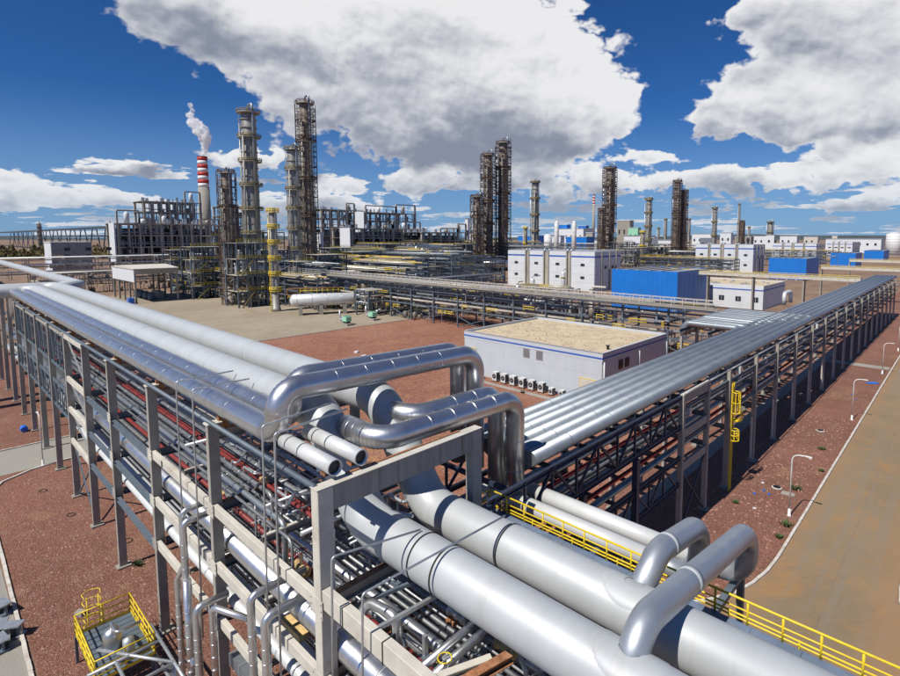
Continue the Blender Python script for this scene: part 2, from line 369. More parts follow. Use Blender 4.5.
# ------------------------------------------------------------------ ground
def sheet(name, pts, z, mt, sub=None):
    mb = MB(); mb.poly([(x, y, z) for x, y in pts]); return struct(name, mb, mt)
sheet('ground', [(-9000, -600), (2500, -600), (2500, 9000), (-9000, 9000)], 0, M['earth'])
sheet('gravel_field', [(-65, 2.9), (-9.2, 2.9), (-9.2, 29), (-65, 29)], .006, M['gravel'])
sheet('red_field', [(-110.5, 14), (-72.6, 14), (-72.6, 29), (-65, 29.01), (-21.5, 29.01), (-21.5, 104), (-110.5, 104)], .004, M['redfield'])
sheet('gravel_strip', [(-12.5, 29.4), (-10.6, 31.5), (-9.15, 35), (-8.75, 38.8), (-8.75, 46), (-9.0, 110), (-9.1, 420), (-21.4, 420), (-21.4, 29.4)], .008, M['gravel'])
sheet('concrete_pad', [(-236, 36), (-110.6, 36), (-110.6, 118), (-236, 118)], .008, M['pad'])
sheet('side_road', [(-140, -30), (2, -30), (2, 2.6), (-140, 2.6)], .006, M['roadgrey'])
sheet('left_road', [(-72.6, 2.8), (-65.1, 2.8), (-65.1, 60), (-72.6, 60)], .010, M['roadgrey'])
sheet('left_gravel', [(-140, 2.9), (-72.8, 2.9), (-72.8, 13.9), (-140, 13.9)], .006, M['gravel'])
sheet('main_road', [(-12.4, 8), (16, 8), (16, 29.2), (-2.2, 38.6), (-2.2, 420), (-8.9, 420), (-8.55, 46), (-8.55, 38.8), (-8.95, 34.9), (-10.5, 31.3), (-12.4, 29.2)], .012, M['roadmat'])
sheet('verge', [(-2.0, 420), (-2.0, 39.5), (-1.4, 37.6), (0, 36), (10, 34), (60, 34), (60, 420)], .008, M['gravel'])
sheet('strip_path', [(-19.6, 28), (-18.2, 28), (-18.2, 120), (-19.6, 120)], .014, M['conc'])
sheet('wall_path', [(-60, 57.0), (-38, 57.0), (-38, 58.0), (-60, 58.0)], .014, M['conc'])
sheet('cross_path', [(-20, 108), (-9.2, 108), (-9.2, 110.5), (-20, 110.5)], .016, M['conc'])
# kerbs
def kerb(pts, h=.13, wd=.18):
    P = [Vector((x, y, 0)) for x, y in pts]; far = MB(); root = None; stones = []; hz_ = Vector((0, 0, h/2))
    for i in range(len(P)-1):
        L = (P[i+1]-P[i]).length; n = max(1, round(L)); d = (P[i+1]-P[i])/n
        for k in range(n):
            c = P[i]+d*(k+.5)
            if (c.x*c.x+c.y*c.y) < 110**2 and len(stones) < 290: stones.append((c, d))
            else: far.bar(P[i]+d*k+hz_, P[i]+d*(k+1)+hz_, wd, h)
    if not far.v: far.bar(P[0]+hz_*.4, P[1]+hz_*.4, wd*.8, h*.4)
    root = tag(far.build('kerb', M['kerb']), kind='structure')
    cache = {}
    for c, d in stones:
        key = round(d.length, 1)
        if key not in cache: cache[key] = MB().box(-d.length/2+.012, d.length/2-.012, -wd/2, wd/2, 0, h).mesh('kerb_stone', M['kerb'])
        o = bpy.data.objects.new('kerb_stone', cache[key]); COL.objects.link(o); o.parent = root
        o.location = c+Vector((rnd.uniform(-.008, .008), rnd.uniform(-.008, .008), rnd.uniform(-.01, .006))); o.rotation_euler.z = atan2(d.y, d.x)+rnd.uniform(-.01, .01)
    return root
kerb([(-20, 29.1), (-12.6, 29.3), (-11.5, 30.0), (-10.5, 31.4), (-9.6, 33), (-9.05, 34.9), (-8.75, 36.8), (-8.65, 38.8), (-8.65, 46), (-8.85, 110), (-8.95, 420)])
kerb([(-2.05, 420), (-2.05, 40.2), (-1.95, 38.9), (-1.5, 37.4), (-.6, 36.2), (1, 35.4), (14, 34.6)])
kerb([(-65.1, 60), (-65.1, 8.5), (-64.6, 6.2), (-63.2, 4.1), (-60.5, 2.95), (-34, 2.65), (2, 2.65)])
kerb([(-72.7, 60), (-72.7, 2.8)])
kerb([(-110.5, 14), (-110.5, 118)])
# expansion joints of the main road, loose stones and weeds
mb = MB(); y = 12
mb.box(-5.3, -5.275, 12, 400, .0125, .0165)
tag(mb.build('road_joint', M['bcol']), kind='stuff')
mb = MB()
ctrs = [(-33+rnd.uniform(-30, 18), rnd.uniform(3.2, 22)) for _ in range(2600)] + [(rnd.uniform(-15, -9.4), rnd.uniform(31, 75)) for _ in range(900)]
for (x, y) in ctrs:
    s_ = rnd.choice([.05, .06, .07, .09, .12]); n = len(mb.v); a = rnd.random()*6
    for k in range(4): mb.v.append((x+cos(a+k*1.57)*s_*rnd.uniform(.7, 1.2), y+sin(a+k*1.57)*s_*rnd.uniform(.6, 1.2), .008))
    mb.v.append((x+rnd.uniform(-.02, .02), y, s_*.8)); 
    for k in range(4): mb.f.append((n+k, n+(k+1) % 4, n+4)); mb.sm.append(0)
tag(mb.build('loose_stones', M['stone']), kind='stuff')
def weed(x, y, s, n, label, cat='plant', group=None):
    mb = MB()
    for k in range(n):
        a = rnd.random()*6.28; r = rnd.random()**.6*s; h = s*rnd.uniform(.25, .7); w_ = .05+s*.04
        px, py = x+cos(a)*r*.5, y+sin(a)*r*.5; ex, ey = x+cos(a)*r, y+sin(a)*r
        mb.poly([(px-w_*sin(a), py+w_*cos(a), .01), (px+w_*sin(a), py-w_*cos(a), .01), (ex, ey, h)])
    return tag(mb.build('weed', M['leaf']), label, cat, group)
# ------------------------------------------------------------------ pipes
def pipe(name, pts, r, mt, label, cat='pipe', group=None, seg=14, bend=0, arc=6, bands=None, band_m=None, bw=.06, parent=None, elbow=False):
    mb = MB().tube(pts, r, seg, bend, arc=arc); o = mb.build(name, mt, parent)
    if parent is None: tag(o, label, cat, group)
    if elbow:
        P_ = mb.path; e = MB()
        for i in range(1, len(P_)-1):
            a_, b_ = P_[i]-P_[i-1], P_[i+1]-P_[i]
            if a_.angle(b_) > .03:
                d = (a_.normalized()+b_.normalized()).normalized()*.015; e.tube([P_[i]-d, P_[i]+d], r+.008, seg, cap=False)
        tag(e.build('elbow_seams', mt, o), kind='stuff')
    if bands:
        dx = bands[0]; me = {}
        for (c, axis) in bands[1]:
            key = axis
            if key not in me:
                b2 = MB(); v = {'x': (1,0,0), 'y': (0,1,0), 'z': (0,0,1)}[axis]; v = Vector(v)*bw/2
                b2.tube([-v, v], r+dx, seg); me[key] = b2.mesh('seam_band', band_m or mt)
            bo = bpy.data.objects.new('seam_band', me[key]); COL.objects.link(bo); bo.location = c; bo.parent = o
    return o
def band_run(p0, p1, step, axis):
    p0 = Vector(p0); p1 = Vector(p1); L = (p1-p0).length; n = max(1, int(L/step)); return [(p0.lerp(p1, (k+.5)/n), axis) for k in range(n)]

# ---- left rack: big painted pipes, silver pipes, loops
NY, FY, ZT, ZL, RB = 11.0, 13.75, 14.85, 11.25, .80
ZLF = 10.95
pipe('painted_main', [(-92.5, -20, 14.9), (-92.5, NY, ZT), (-19.6, NY, ZT), (-16.3, NY, ZL), (14, NY, ZL)], RB, M['paint_pipe'],
     'thick grey main nearest the silver pair, dropping under the big cream frame', group='thick pale grey mains', seg=48, bend=2.0, arc=12,
     bands=(.007, band_run((-88, NY, ZT), (-24, NY, ZT), 12, 'x')), band_m=M['paint_pipe'], bw=.09)
pipe('painted_main', [(-96.5, -20, 14.9), (-96.5, FY, ZT), (-19.2, FY, ZT), (-15.9, FY, ZLF), (14, FY, ZLF)], RB, M['paint_pipe'],
     'thick grey main furthest from the silver pair, ending beside the yellow railing', group='thick pale grey mains', seg=48, bend=2.0, arc=12,
     bands=(.007, band_run((-88, FY, ZT), (-24, FY, ZT), 14, 'x')), band_m=M['paint_pipe'], bw=.09)
pipe('painted_main', [(-430, 16.8, ZT), (-98.8, 16.8, ZT), (-96.6, 13.9, ZT)], .72, M['paint_pipe'],
     'thick grey main coming in at the far left behind the other two', group='thick pale grey mains', seg=32, bend=1.5, arc=8)
for k, (x, y, lab) in enumerate([(-13.0, NY, 'first black strap round the nearer lowered main'), (-11.9, NY, 'second black strap round the nearer lowered main'), (-11.6, FY, 'black strap round the further lowered main')]):
    mb = MB().tube([(x-.03, y, ZL if y < 12 else ZLF), (x+.03, y, ZL if y < 12 else ZLF)], RB+.02, 48); tag(mb.build('strap', M['black']), lab, 'strap', 'black straps')
SY1, SY2, SZ, SR = 8.62, 9.74, 14.82, .46
L1A, L1B, LZ = -18.35, -19.55, 16.15          # first loop runs
pipe('silver_loop_pipe', [(-93.5, SY1, 11.5), (-93.5, SY1, SZ), (L1A, SY1, SZ), (L1A, SY1+.01, LZ+.28), (L1A, 18.95, LZ), (L1A, 18.95, 10.2)], SR, M['clad'],
     'outermost silver pipe of the left rack, rising into the front of the tall loop', group='silver clad loop pipes', seg=32, elbow=True, bend=1.0, arc=10,
     bands=(.007, band_run((-88, SY1, SZ), (-21, SY1, SZ), 2.6, 'x')+band_run((L1A, 10.2, LZ+.23), (L1A, 17, LZ+.05), 1.2, 'y')), bw=.022)
pipe('silver_loop_pipe', [(-94.7, SY2, 11.5), (-94.7, SY2, SZ), (L1B, SY2, SZ), (L1B, SY2+.01, LZ+.28), (L1B, 18.95, LZ), (L1B, 18.95, 10.2)], SR, M['clad'],
     'silver pipe next to the thick mains, rising into the rear of the tall loop', group='silver clad loop pipes', seg=32, elbow=True, bend=1.0, arc=10,
     bands=(.007, band_run((-88, SY2, SZ), (-21, SY2, SZ), 2.6, 'x')+band_run((L1B, 11.2, LZ+.23), (L1B, 17, LZ+.05), 1.2, 'y')), bw=.022)
L2A, L2B, LZ2 = -15.85, -17.05, 14.35
pipe('silver_loop_pipe', [(-18.2, NY+.3, LZ2+.1), (L2A, NY+.3, LZ2+.1), (L2A, 19.15, LZ2-.05), (L2A, 19.15, 9.4)], .45, M['clad'],
     'front one of the low silver loop pipes, dropping at the right rack corner', group='silver clad loop pipes', seg=32, elbow=True, bend=.95, arc=12,
     bands=(.007, band_run((L2A, 12.9, LZ2+.08), (L2A, 18, LZ2), 1.2, 'y')+band_run((L2A, 19.15, 13), (L2A, 19.15, 10), 1.1, 'z')+[((-17.6, NY+.3, LZ2+.1), 'x'), ((-17.2, NY+.3, LZ2+.1), 'x')]), bw=.022)
pipe('silver_loop_pipe', [(-18.6, FY, LZ2+.1), (L2B, FY, LZ2+.1), (L2B, 19.15, LZ2-.05), (L2B, 19.15, 9.4)], .45, M['clad'],
     'rear one of the low silver loop pipes, branching from the further main', group='silver clad loop pipes', seg=32, elbow=True, bend=.95, arc=12,
     bands=(.007, band_run((L2B, 15.4, LZ2+.06), (L2B, 18, LZ2), 1.2, 'y')), bw=.022)
# open ended pipes on the cream frame
def open_pipe(x0, x1, y, z, r, label):
    t = empty('open_pipe', (x0, y, z-r), label, 'pipe', 'open ended pale pipes')
    mb = MB(); seg = 24; n = 0; L = x1-x0
    prof = [(r, 0), (r, L), (r*.88, L), (r*.88, 0)]
    for rr, h in prof:
        for k in range(seg): mb.v.append((h, cos(2*pi*k/seg)*rr, r+sin(2*pi*k/seg)*rr))
    for i in range(4):
        for k in range(seg): a = i*seg+k; b = i*seg+(k+1) % seg; c = ((i+1) % 4)*seg; mb.f.append((a, b, c+(k+1) % seg, c+k)); mb.sm.append(1 if i in (0, 2) else 0)
    mb.build('pipe_wall', M['white_pipe'], t)
    MB().lathe([(r*.87, L-.16), (r*.87, L-.12)], (0, 0, r), 20, 'x').build('bore_shade_disc', M['dark'], t)  # dark disc stands in for the shade inside the open end
    MB().box(L-.75, L-.45, -.12, .12, -.14, .06).build('saddle', M['rust'], t)
open_pipe(-18.1, -14.7, 8.72, 14.62, .27, 'pale pipe with open black end resting at the corner post of the cream frame')
open_pipe(-18.3, -14.75, 9.75, 14.62, .27, 'pale pipe with open black end beside the thick main, second from the corner post')
# pale pipes beyond the railing with their riser bends
for (y0, x1, ytop, zt, ytgt, lab) in [(19.0, -6.85, 0, 11.45, FY, 'pale pipe just beyond the yellow railing, its bend joining the further main'),
                                  (20.3, -5.55, 0, 11.15, NY, 'outermost pale pipe beyond the railing, its bend arching over to the nearer main')]:
    t = empty('pale_pipe', (-17.6, y0, 8.85), lab, 'pipe', 'pale pipes beyond the railing')
    o = MB().tube([(0, 0, .42), (x1+17.6-1.2, 0, .42)], .38, 28).build('pale_run', M['white_pipe'], t)
    X = x1+17.6; dy = ytgt-y0
    zl_ = ZL if ytgt == NY else ZLF; zend = zl_+RB-.62-8.85
    pts = [(X-2.1, 0, .42), (X, 0, .42), (X, 0, zt-8.85), (X, dy+1.75, zt-8.85+.55), (X, dy+.15, zend)] if ytgt == FY else [(X-2.1, 0, .42), (X, 0, .42), (X, 0, zt-8.85), (X, 11.75-y0, 12.42-8.85), (X, 10.85-y0, zend)]
    MB().tube(pts, .385, 32, 1.0, arc=12).build('riser_bend', M['galvp'] if 'galvp' in M else M['paint_pipe'], t)
    MB().tube([(X, dy+2.3, zt-8.85+.47), (X, dy+2.5, zt-8.85+.45)] if ytgt == FY else [(X, 14.6-y0, 12.0-8.85), (X, 14.85-y0, 11.965-8.85)], .395, 32).build('weld_band', M['paint_pipe'], t)
    mb = MB(); n_ = 36; rings = 6      # saddle plate hugging the main round the branch
    for q in range(rings+1):
        for k in range(n_):
            f = .3+.7*q/rings; u_ = cos(2*pi*k/n_)*1.0*f; v_ = sin(2*pi*k/n_)*.98*f; rr_ = RB+(.018 if q < rings else -.01)
            an = v_/RB+.18; mb.v.append((X+u_, dy+sin(an)*rr_, zl_-8.85+cos(an)*rr_))
    for q in range(rings):
        for k in range(n_): mb.f.append((q*n_+k, q*n_+(k+1) % n_, (q+1)*n_+(k+1) % n_, (q+1)*n_+k)); mb.sm.append(1)
    mb.build('branch_saddle', M['paint_pipe'], t)

# ---- the left rack structure
RK = empty('pipe_rack', (-50, 11.5, 0), 'tall beige post pipe rack with several decks in the left foreground', 'pipe rack', 'pipe racks')
def K(mb, name, mt, **k):
    o = mb.build(name, mt, None, **k); o.parent = RK; o.matrix_parent_inverse = Matrix.Translation((50, -11.5, 0)); return o
PX = [-110, -102, -94, -86, -78, -70.5, -63.0, -55.3, -48.4, -40.95, -32.3, -23.75]
for x in PX:
    for y0 in (7.95, 15.0):
        K(MB().box(x+.02, x+.30, y0, y0+.46, 0, 14.05), 'post', M['post'], bevel=.015)
        K(MB().box(x-.06, x+.44, y0-.06, y0+.56, 14.053, 14.12), 'cap_plate', M['cream'])
        K(MB().box(x-.15, x+.5, y0-.15, y0+.65, .007, .12), 'base_plate', M['conc'])
    for z in (13.75, 10.5, 7.9, 5.4):
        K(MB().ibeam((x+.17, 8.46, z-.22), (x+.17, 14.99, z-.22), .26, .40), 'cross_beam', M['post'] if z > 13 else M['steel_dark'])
    K(MB().box(x+.06, x+.28, 8.5, 14.95, 13.755, 13.80), 'beam_rust_lit_edge', M['rust'])
for z in (10.5, 7.9, 5.4):
    K(MB().box(x+.06, x+.28, 8.5, 14.95, z+.003-.02, z+.02), 'beam_rust_lit_edge', M['rust'])
# the big cream frame
UX = -14.9
for y0 in (7.95, 14.8):
    K(MB().box(UX, UX+.42, y0, y0+.55, 0, 14.168), 'frame_post', M['cream' if y0 < 9 else 'post'], bevel=.02)
K(MB().box(UX+.03, UX+.39, 8.5, 14.8, 13.35, 14.17), 'frame_beam', M['streak'], bevel=.015)
K(MB().box(UX-.01, UX+.43, 7.93, 15.37, 14.172, 14.20), 'frame_beam_cap', M['cream'])
K(MB().box(UX-.01, UX+.10, 9.2, 14.4, 14.203, 14.24), 'beam_rust_lit_edge', M['rust'])
for x in (UX, -6.5, 2.5):
    for z in (10.45, 7.9, 5.4):
        K(MB().ibeam((x+.2, 8.5, z-.22), (x+.2, 14.8, z-.22), .3, .42), 'cross_beam', M['post'])
        K(MB().box(x+.08, x+.32, 8.6, 14.7, z-.008, z+.022), 'beam_rust_lit_edge', M['rust'])
    if x > -10:
        for y0 in (7.95, 14.8): K(MB().box(x, x+.4, y0, y0+.5, 0, 10.4), 'post', M['post'])
def channel(x0, x1, y0, z, w_, h_, mt, nm='edge_beam'):
    if mt is M['cream']: return K(MB().box(x0, x1, y0, y0+w_*.7, z-h_, z), nm, mt, bevel=.015)
    mb = MB(); mb.box(x0, x1, y0, y0+w_, z-.03, z); mb.box(x0, x1, y0, y0+w_, z-h_, z-h_+.03); mb.box(x0, x1, y0+w_*.45, y0+w_*.55, z-h_+.03, z-.03)
    K(mb, nm, mt)
for a, b in zip(PX[-2:], PX[-1:]+[UX]):
    for z in (10.5, 7.9, 5.4): channel(a+.35, b-.01, 7.98, z+.05, .30, .42, M['cream'])
for a, b in zip(PX[7:8], PX[8:9]):
    for z in (14.1, 10.5, 7.9, 5.2): 
        channel(a+.35, b-.01, 7.98, z, .30, .42, M['cream'])
    K(MB().bar((a+.3, 8.15, 5), (b, 8.15, .3), .1), 'brace', M['steel_dark']); K(MB().bar((b, 8.3, 5), (a+.3, 8.3, .3), .1), 'brace', M['steel_dark'])
    for z0, z1 in ((5.4, 7.5), (8.1, 10.1), (10.7, 13.7)):
        K(MB().bar((a+.3, 8.2, z1), (b, 8.2, z0), .09), 'brace', M['galv'])
for a, b in zip(PX[8:10], PX[9:11]):
    for z in (10.2, 7.5, 5.0): channel(a+.35, b-.01, 8.0, z, .22, .30, M['steel_dark'])
for a, b in zip(PX[3:7], PX[4:8]):
    for zt, zb in ((13.9, 10.7), (9.0, 6.7)):
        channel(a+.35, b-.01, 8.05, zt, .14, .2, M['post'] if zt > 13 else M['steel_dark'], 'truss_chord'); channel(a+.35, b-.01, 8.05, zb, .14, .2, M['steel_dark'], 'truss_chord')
        n = 5
        for k in range(n):
            xa = a+.5+(b-a-.7)*k/n; xb = a+.5+(b-a-.7)*(k+1)/n
            K(MB().bar((xa, 8.12, zt-.2), (xa, 8.12, zb), .07), 'truss_strut', M['steel_dark'])
            K(MB().bar((xa, 8.12, zb) if k % 2 else (xa, 8.12, zt-.2), (xb, 8.12, zt-.2) if k % 2 else (xb, 8.12, zb), .07), 'truss_strut', M['steel_dark'])
# continuing cream beam below the frame
channel(UX+.45, 4, 7.98, 10.95, .42, .62, M['cream'])
channel(UX+.45, 4, 7.98, 8.0, .30, .42, M['cream'])
for x in (-13.3, -11.3): K(MB().box(x, x+.04, 7.96, 8.42, 10.30, 10.962), 'beam_joint', M['dark'])
for x in (PX[-1]-6.5, PX[-1]+6.4):
    K(MB().box(x, x+.12, 7.95, 7.98, 10.2, 10.5), 'beam_joint', M['dark'])
channel(UX+.45, 6, 14.85, 10.5, .30, .42, M['post'])
K(MB().bar((-13, 8.3, 9.9), (-12.4, 14.6, 9.9), .12), 'brace', M['galv'])
K(MB().bar((-12.6, 10.6, 4), (-12.6, 10.6, 8.9), .14), 'upright', M['galv'])
for a, b in [((-15, 8.2, 9.5), (-13.4, 13, 9.95)), ((-14, 8.5, 7.8), (-11, 13, 7.8))]: K(MB().bar(a, b, .12), 'brace', M['steel_dark'])

# edge conduits along the top of the rack
for (y, z, r, lab) in [(8.06, 14.02+.14, .10, 'thin blue grey conduit along the top edge of the left rack, on the post caps')]:
    pipe('conduit', [(-86, y, z), (UX+.1, y, z)], r, M['steel_dark'] if z > 13 else M['galv'], lab, 'conduit', seg=8)
# deck pipes: (y, r, material)
rd = random.Random(21)
def bundle(y, y1, big):
    L = list(big)
    while y < y1:
        r = rd.choice([.05, .06, .08, .08, .10, .12, .14]); mt = rd.choice(['galv', 'clad_dark', 'clad_dull', 'clad_dark', 'clad', 'clad_dark'])
        if all(abs(y-q[0]) > r+q[1]+.04 for q in L): L.append((y, r, mt))
        y += r+rd.uniform(.17, .34)
    return sorted(L)
decks = [
 ('upper', 10.5, -108, -18.3, bundle(8.95, 14.6, [(10.35, .09, 'red'), (10.6, .09, 'red'), (12.9, .2, 'clad_dark')])),
 ('middle', 7.9, -108, 8, bundle(9.6, 14.6, [(8.95, .45, 'clad'), (10.4, .12, 'red'), (11.2, .20, 'clad'), (13.2, .22, 'clad_dull')])),
 ('lower', 5.4, -108, 8, bundle(10.0, 14.6, [(8.8, .26, 'white_pipe'), (9.45, .24, 'white_pipe'), (10.9, .2, 'clad_dark'), (12.6, .26, 'clad_dark')]))]
MN = {'clad_dark': 'shade darkened grey', 'clad': 'silver', 'galv': 'thin dull grey', 'clad_dull': 'weathered grey', 'red': 'dark red', 'white_pipe': 'pale grey'}
for dn, z, x0, x1, L in decks:
    for i, (y, r, mt) in enumerate(L):
        lab = '%s pipe, %s from the edge on the %s left rack deck' % (MN[mt], ORD[i], dn)
        pts = [(x0, y, z+r+.03), (x1, y, z+r+.03)]
        if dn == 'upper': pts = [(x0, y, z+r+.03), (x1-(i % 4)*1.3, y, z+r+.03), (x1-(i % 4)*1.3, y, 8.8)]
        bl = (.02, band_run((x1-.5-30, y, z+r+.03), (x1-1-3, y, z+r+.03), 6.1 if mt != 'red' else 2.0, 'x')) if r > .09 or mt == 'red' else None
        pipe('deck_pipe', pts, r, M[mt], lab, 'pipe', dn+' deck pipes of the left rack', seg=14, bend=.35, bands=bl, band_m=M['galv'] if mt != 'red' else M['dark'], bw=.07)
# bolted gusset plates where the edge beams meet the near posts
for x in PX[-3:]+[UX+.02]:
    for z in (10.5, 7.9, 5.4):
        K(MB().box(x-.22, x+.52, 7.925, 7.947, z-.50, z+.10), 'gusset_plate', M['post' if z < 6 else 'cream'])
        mb = MB()
        for bx_ in (-.16, .46):
            for bz in (-.42, -.2, .02): mb.lathe([(.03, -.03), (.03, 0)], (x+bx_, 7.924, z+bz), 6, 'y')
        tag(K(mb, 'bolts', M['galv']), kind='stuff')
# fittings, small valves, drips and cable scraps between the deck pipes
for nm, mt, cnt in (('small_fittings', 'galv', 90), ('small_fittings', 'clad_dark', 90), ('small_valves', 'rust', 26), ('insulation_scraps', 'tan', 22), ('cable_boxes', 'steel_dark', 60), ('small_fittings', 'clad', 60), ('yellow_handles', 'yellow', 12)):
    mb = MB()
    for q in range(cnt):
        z = rd.choice([10.5, 7.9, 7.9, 5.4, 5.4]); x = rd.uniform(-32, -16 if z > 10 else 3); y = rd.uniform(9.2, 14.5); k_ = rd.random()
        if nm == 'small_valves': mb.lathe([(.13, 0), (.13, .06), (.07, .08), (.07, .3), (.13, .32), (.13, .38)], (x, y, z+.2), 8, 'x'); mb.tube([(x+.19, y, z+.2), (x+.19, y, z+.6)], .025, 5)
        elif nm in ('insulation_scraps', 'cable_boxes'): mb.bar((x, y, z+.25), (x+rd.uniform(.2, .7), y+rd.uniform(-.15, .15), z+.28), rd.uniform(.08, .28), .12)
        elif nm == 'yellow_handles': mb.bar((x, y, z+.5), (x+.3, y+.1, z+.52), .05)
        elif k_ < .35: zz = z+rd.uniform(.3, .9); mb.tube([(x, y, z), (x, y, zz), (x+rd.uniform(-1.5, 1.5), y, zz), (x+rd.uniform(-1.5, 1.5), y+rd.uniform(.3, 1), zz)], rd.uniform(.03, .08), 6, .1)
        elif k_ < .7: mb.tube([(x, y, z+.35), (x, min(14.6, y+rd.uniform(.8, 4)), z+.38)], rd.uniform(.03, .08), 6)
        else: mb.tube([(x, y, z), (x, y, z-rd.uniform(.8, 2.2))], rd.uniform(.03, .07), 6)
    tag(K(mb, nm, M[mt]), kind='stuff')
for x in [-28.2, -19.6, -10.6, -3]:
    for z in (10.5, 7.9, 5.4):
        if x > -15 and z > 10: continue
        K(MB().ibeam((x, 8.4, z-.16), (x, 14.9, z-.16), .18, .28), 'cross_beam', M['post'])
        K(MB().box(x-.07, x+.07, 8.5, 14.8, z-.018, z+.012), 'beam_rust_lit_edge', M['cream' if z > 6 else 'rust'])  # above the lowest deck the strip is cream, painting a sunlit top edge
# saddles between the top pipes
for x in [xx+.17 for xx in PX[3:]]:
    for y in (SY1, SY2):
        o = MB().box(x-.1, x+.1, y-.2, y+.2, 14.0-.2, 14.40).build('pipe_shoe', M['rust']); o.parent = RK; o.matrix_parent_inverse = Matrix.Translation((50, -11.5, 0))
for k in range(17):
    x = -80+k*3.55
    K(MB().box(x, x+.5, 10.28, 10.5, 13.8, 13.98), 'wood_block', M['tan'])

# earthing rods bent over the pipes
for i, (x, z, yb, zb, z0, lab) in enumerate([(-26.4, 15.45, 10.2, 15.5, 4.5, 'leftmost of the pair of bent rods hooked over the silver pipes between two posts'), (-24.35, 15.5, 10.1, 15.5, 4, 'right one of the pair of bent rods hooked over the silver pipes between two posts'),
      (-18.55+.9, 15.55, 10.3, 15.75, 4, 'bent rod reaching up to the foot of the tall silver loop, left of its pair'), (-16.75, 15.5, 10.4, 15.7, 4, 'bent rod reaching up beside the silver loop, right of its pair'),
      (-13.35, 12.65, 11, 12.13, 5, 'bent rod just right of the cream frame post, laid over the nearer main'), (-11.8, 12.25, 13.6, 12.15, 5, 'bent rod in front of the cream beam, its arm reaching the further main')]):
    pipe('bent_rod', [(x-.25, 7.72, z0), (x, 7.72, z), (x+.1, yb, zb)], .035, M['galv'], lab, 'rod', 'bent earthing rods', seg=6, bend=.12)

# insulated risers in front of the rack
def riser(pts, r, label, mt='clad', nb=.55):
    return pipe('insulated_riser', pts, r, M[mt], label, 'pipe', 'insulated risers on the rack face', seg=14, bend=.28,
         bands=(.015, [((pts[k][0], pts[k][1], z_), 'z') for k in range(len(pts)-1) if abs(pts[k][2]-pts[k+1][2]) > 1.2 for z_ in [min(pts[k][2], pts[k+1][2])+q*nb+.4 for q in range(int((abs(pts[k][2]-pts[k+1][2])-.8)/nb))]]), bw=.025)
riser([(-25.2, 8.6, 9.9), (-25.2, 7.3, 9.9), (-25.2, 7.3, 7.4), (-25.6, 7.1, 6.6), (-25.6, 7.1, 1.2), (-27.5, 7.1, 1.2)], .13, 'insulated riser, leftmost of the bundle before the post')
riser([(-24.75, 8.9, 9.6), (-24.75, 7.2, 9.6), (-24.75, 7.2, 3.8), (-23.9, 7.1, 3.4)], .14, 'thin insulated riser, second of the bundle before the post')
riser([(-24.3, 7.1, 7.2), (-24.3, 7.1, 1.5)], .17, 'fat insulated riser, third of the bundle before the post')
riser([(-23.3, 8.4, 6.4), (-23.3, 7.1, 6.4), (-23.3, 7.1, .8), (-21, 7.1, .8)], .16, 'insulated riser whose foot turns right along the ground')
riser([(-18.2, 9.4, 9.3), (-18.2, 7.3, 9.3), (-18.2, 7.3, 5.8), (-18.5, 7.2, 5.0), (-18.5, 7.2, .8)], .14, 'insulated riser looping out of the middle deck, nearer the cream frame, left one')
riser([(-17.3, 9.8, 8.9), (-17.3, 7.4, 8.9), (-17.3, 7.4, 5.2), (-17.5, 7.0, 4.6), (-17.5, 7.0, .8)], .16, 'insulated riser looping out of the middle deck, nearer the cream frame, right one')
riser([(-20.2, 8.0, 7.0), (-22.0, 7.3, 7.0), (-22.0, 7.3, .6)], .13, 'insulated riser bent under the cream edge beams')
riser([(-16.3, 8.6, 4.9), (-16.3, 7.2, 4.9), (-16.3, 7.2, 1.5)], .15, 'short insulated riser at the foot of the cream frame post')
# low grid of small pipes on the ground
G = empty('pipe_stand', (-25, 5.5, 0), 'low galvanised stand of crossing tubes beside the yellow railed platform', 'pipe stand')
for (a, b) in [((-4.5, 1.4, 2.5), (2.5, 1.4, 2.5)), ((-4.5, 1.4, 0), (-4.5, 1.4, 2.5)), ((-1, 1.4, 0), (-1, 1.4, 2.5)), ((2.5, 1.4, 0), (2.5, 1.4, 2.5)), ((-4.5, -.8, 2.5), (-1, 1.4, 2.5)), ((-3, 1.4, 2.5), (-3, -1.5, 2.5)), ((-1, 1.4, 2.5), (-1, -1.5, 2.5)),
               ((-3, -1.5, 2.5), (3.5, -1.5, 2.5)), ((3.5, -1.5, 0), (3.5, -1.5, 2.5)), ((-3, -1.5, 0), (-3, -1.5, 2.5)), ((1, 1.4, 2.5), (1, -1.5, 2.5)), ((2.5, 1.4, 2.5), (3.5, -1.5, 2.5)), ((-4.5, 1.4, 1.2), (2.5, 1.4, 1.2)), ((-3, -.4, 2.5), (3, -.4, 2.5))]:
    MB().tube([a, b], .075, 8).build('tube', M['galv'], G)

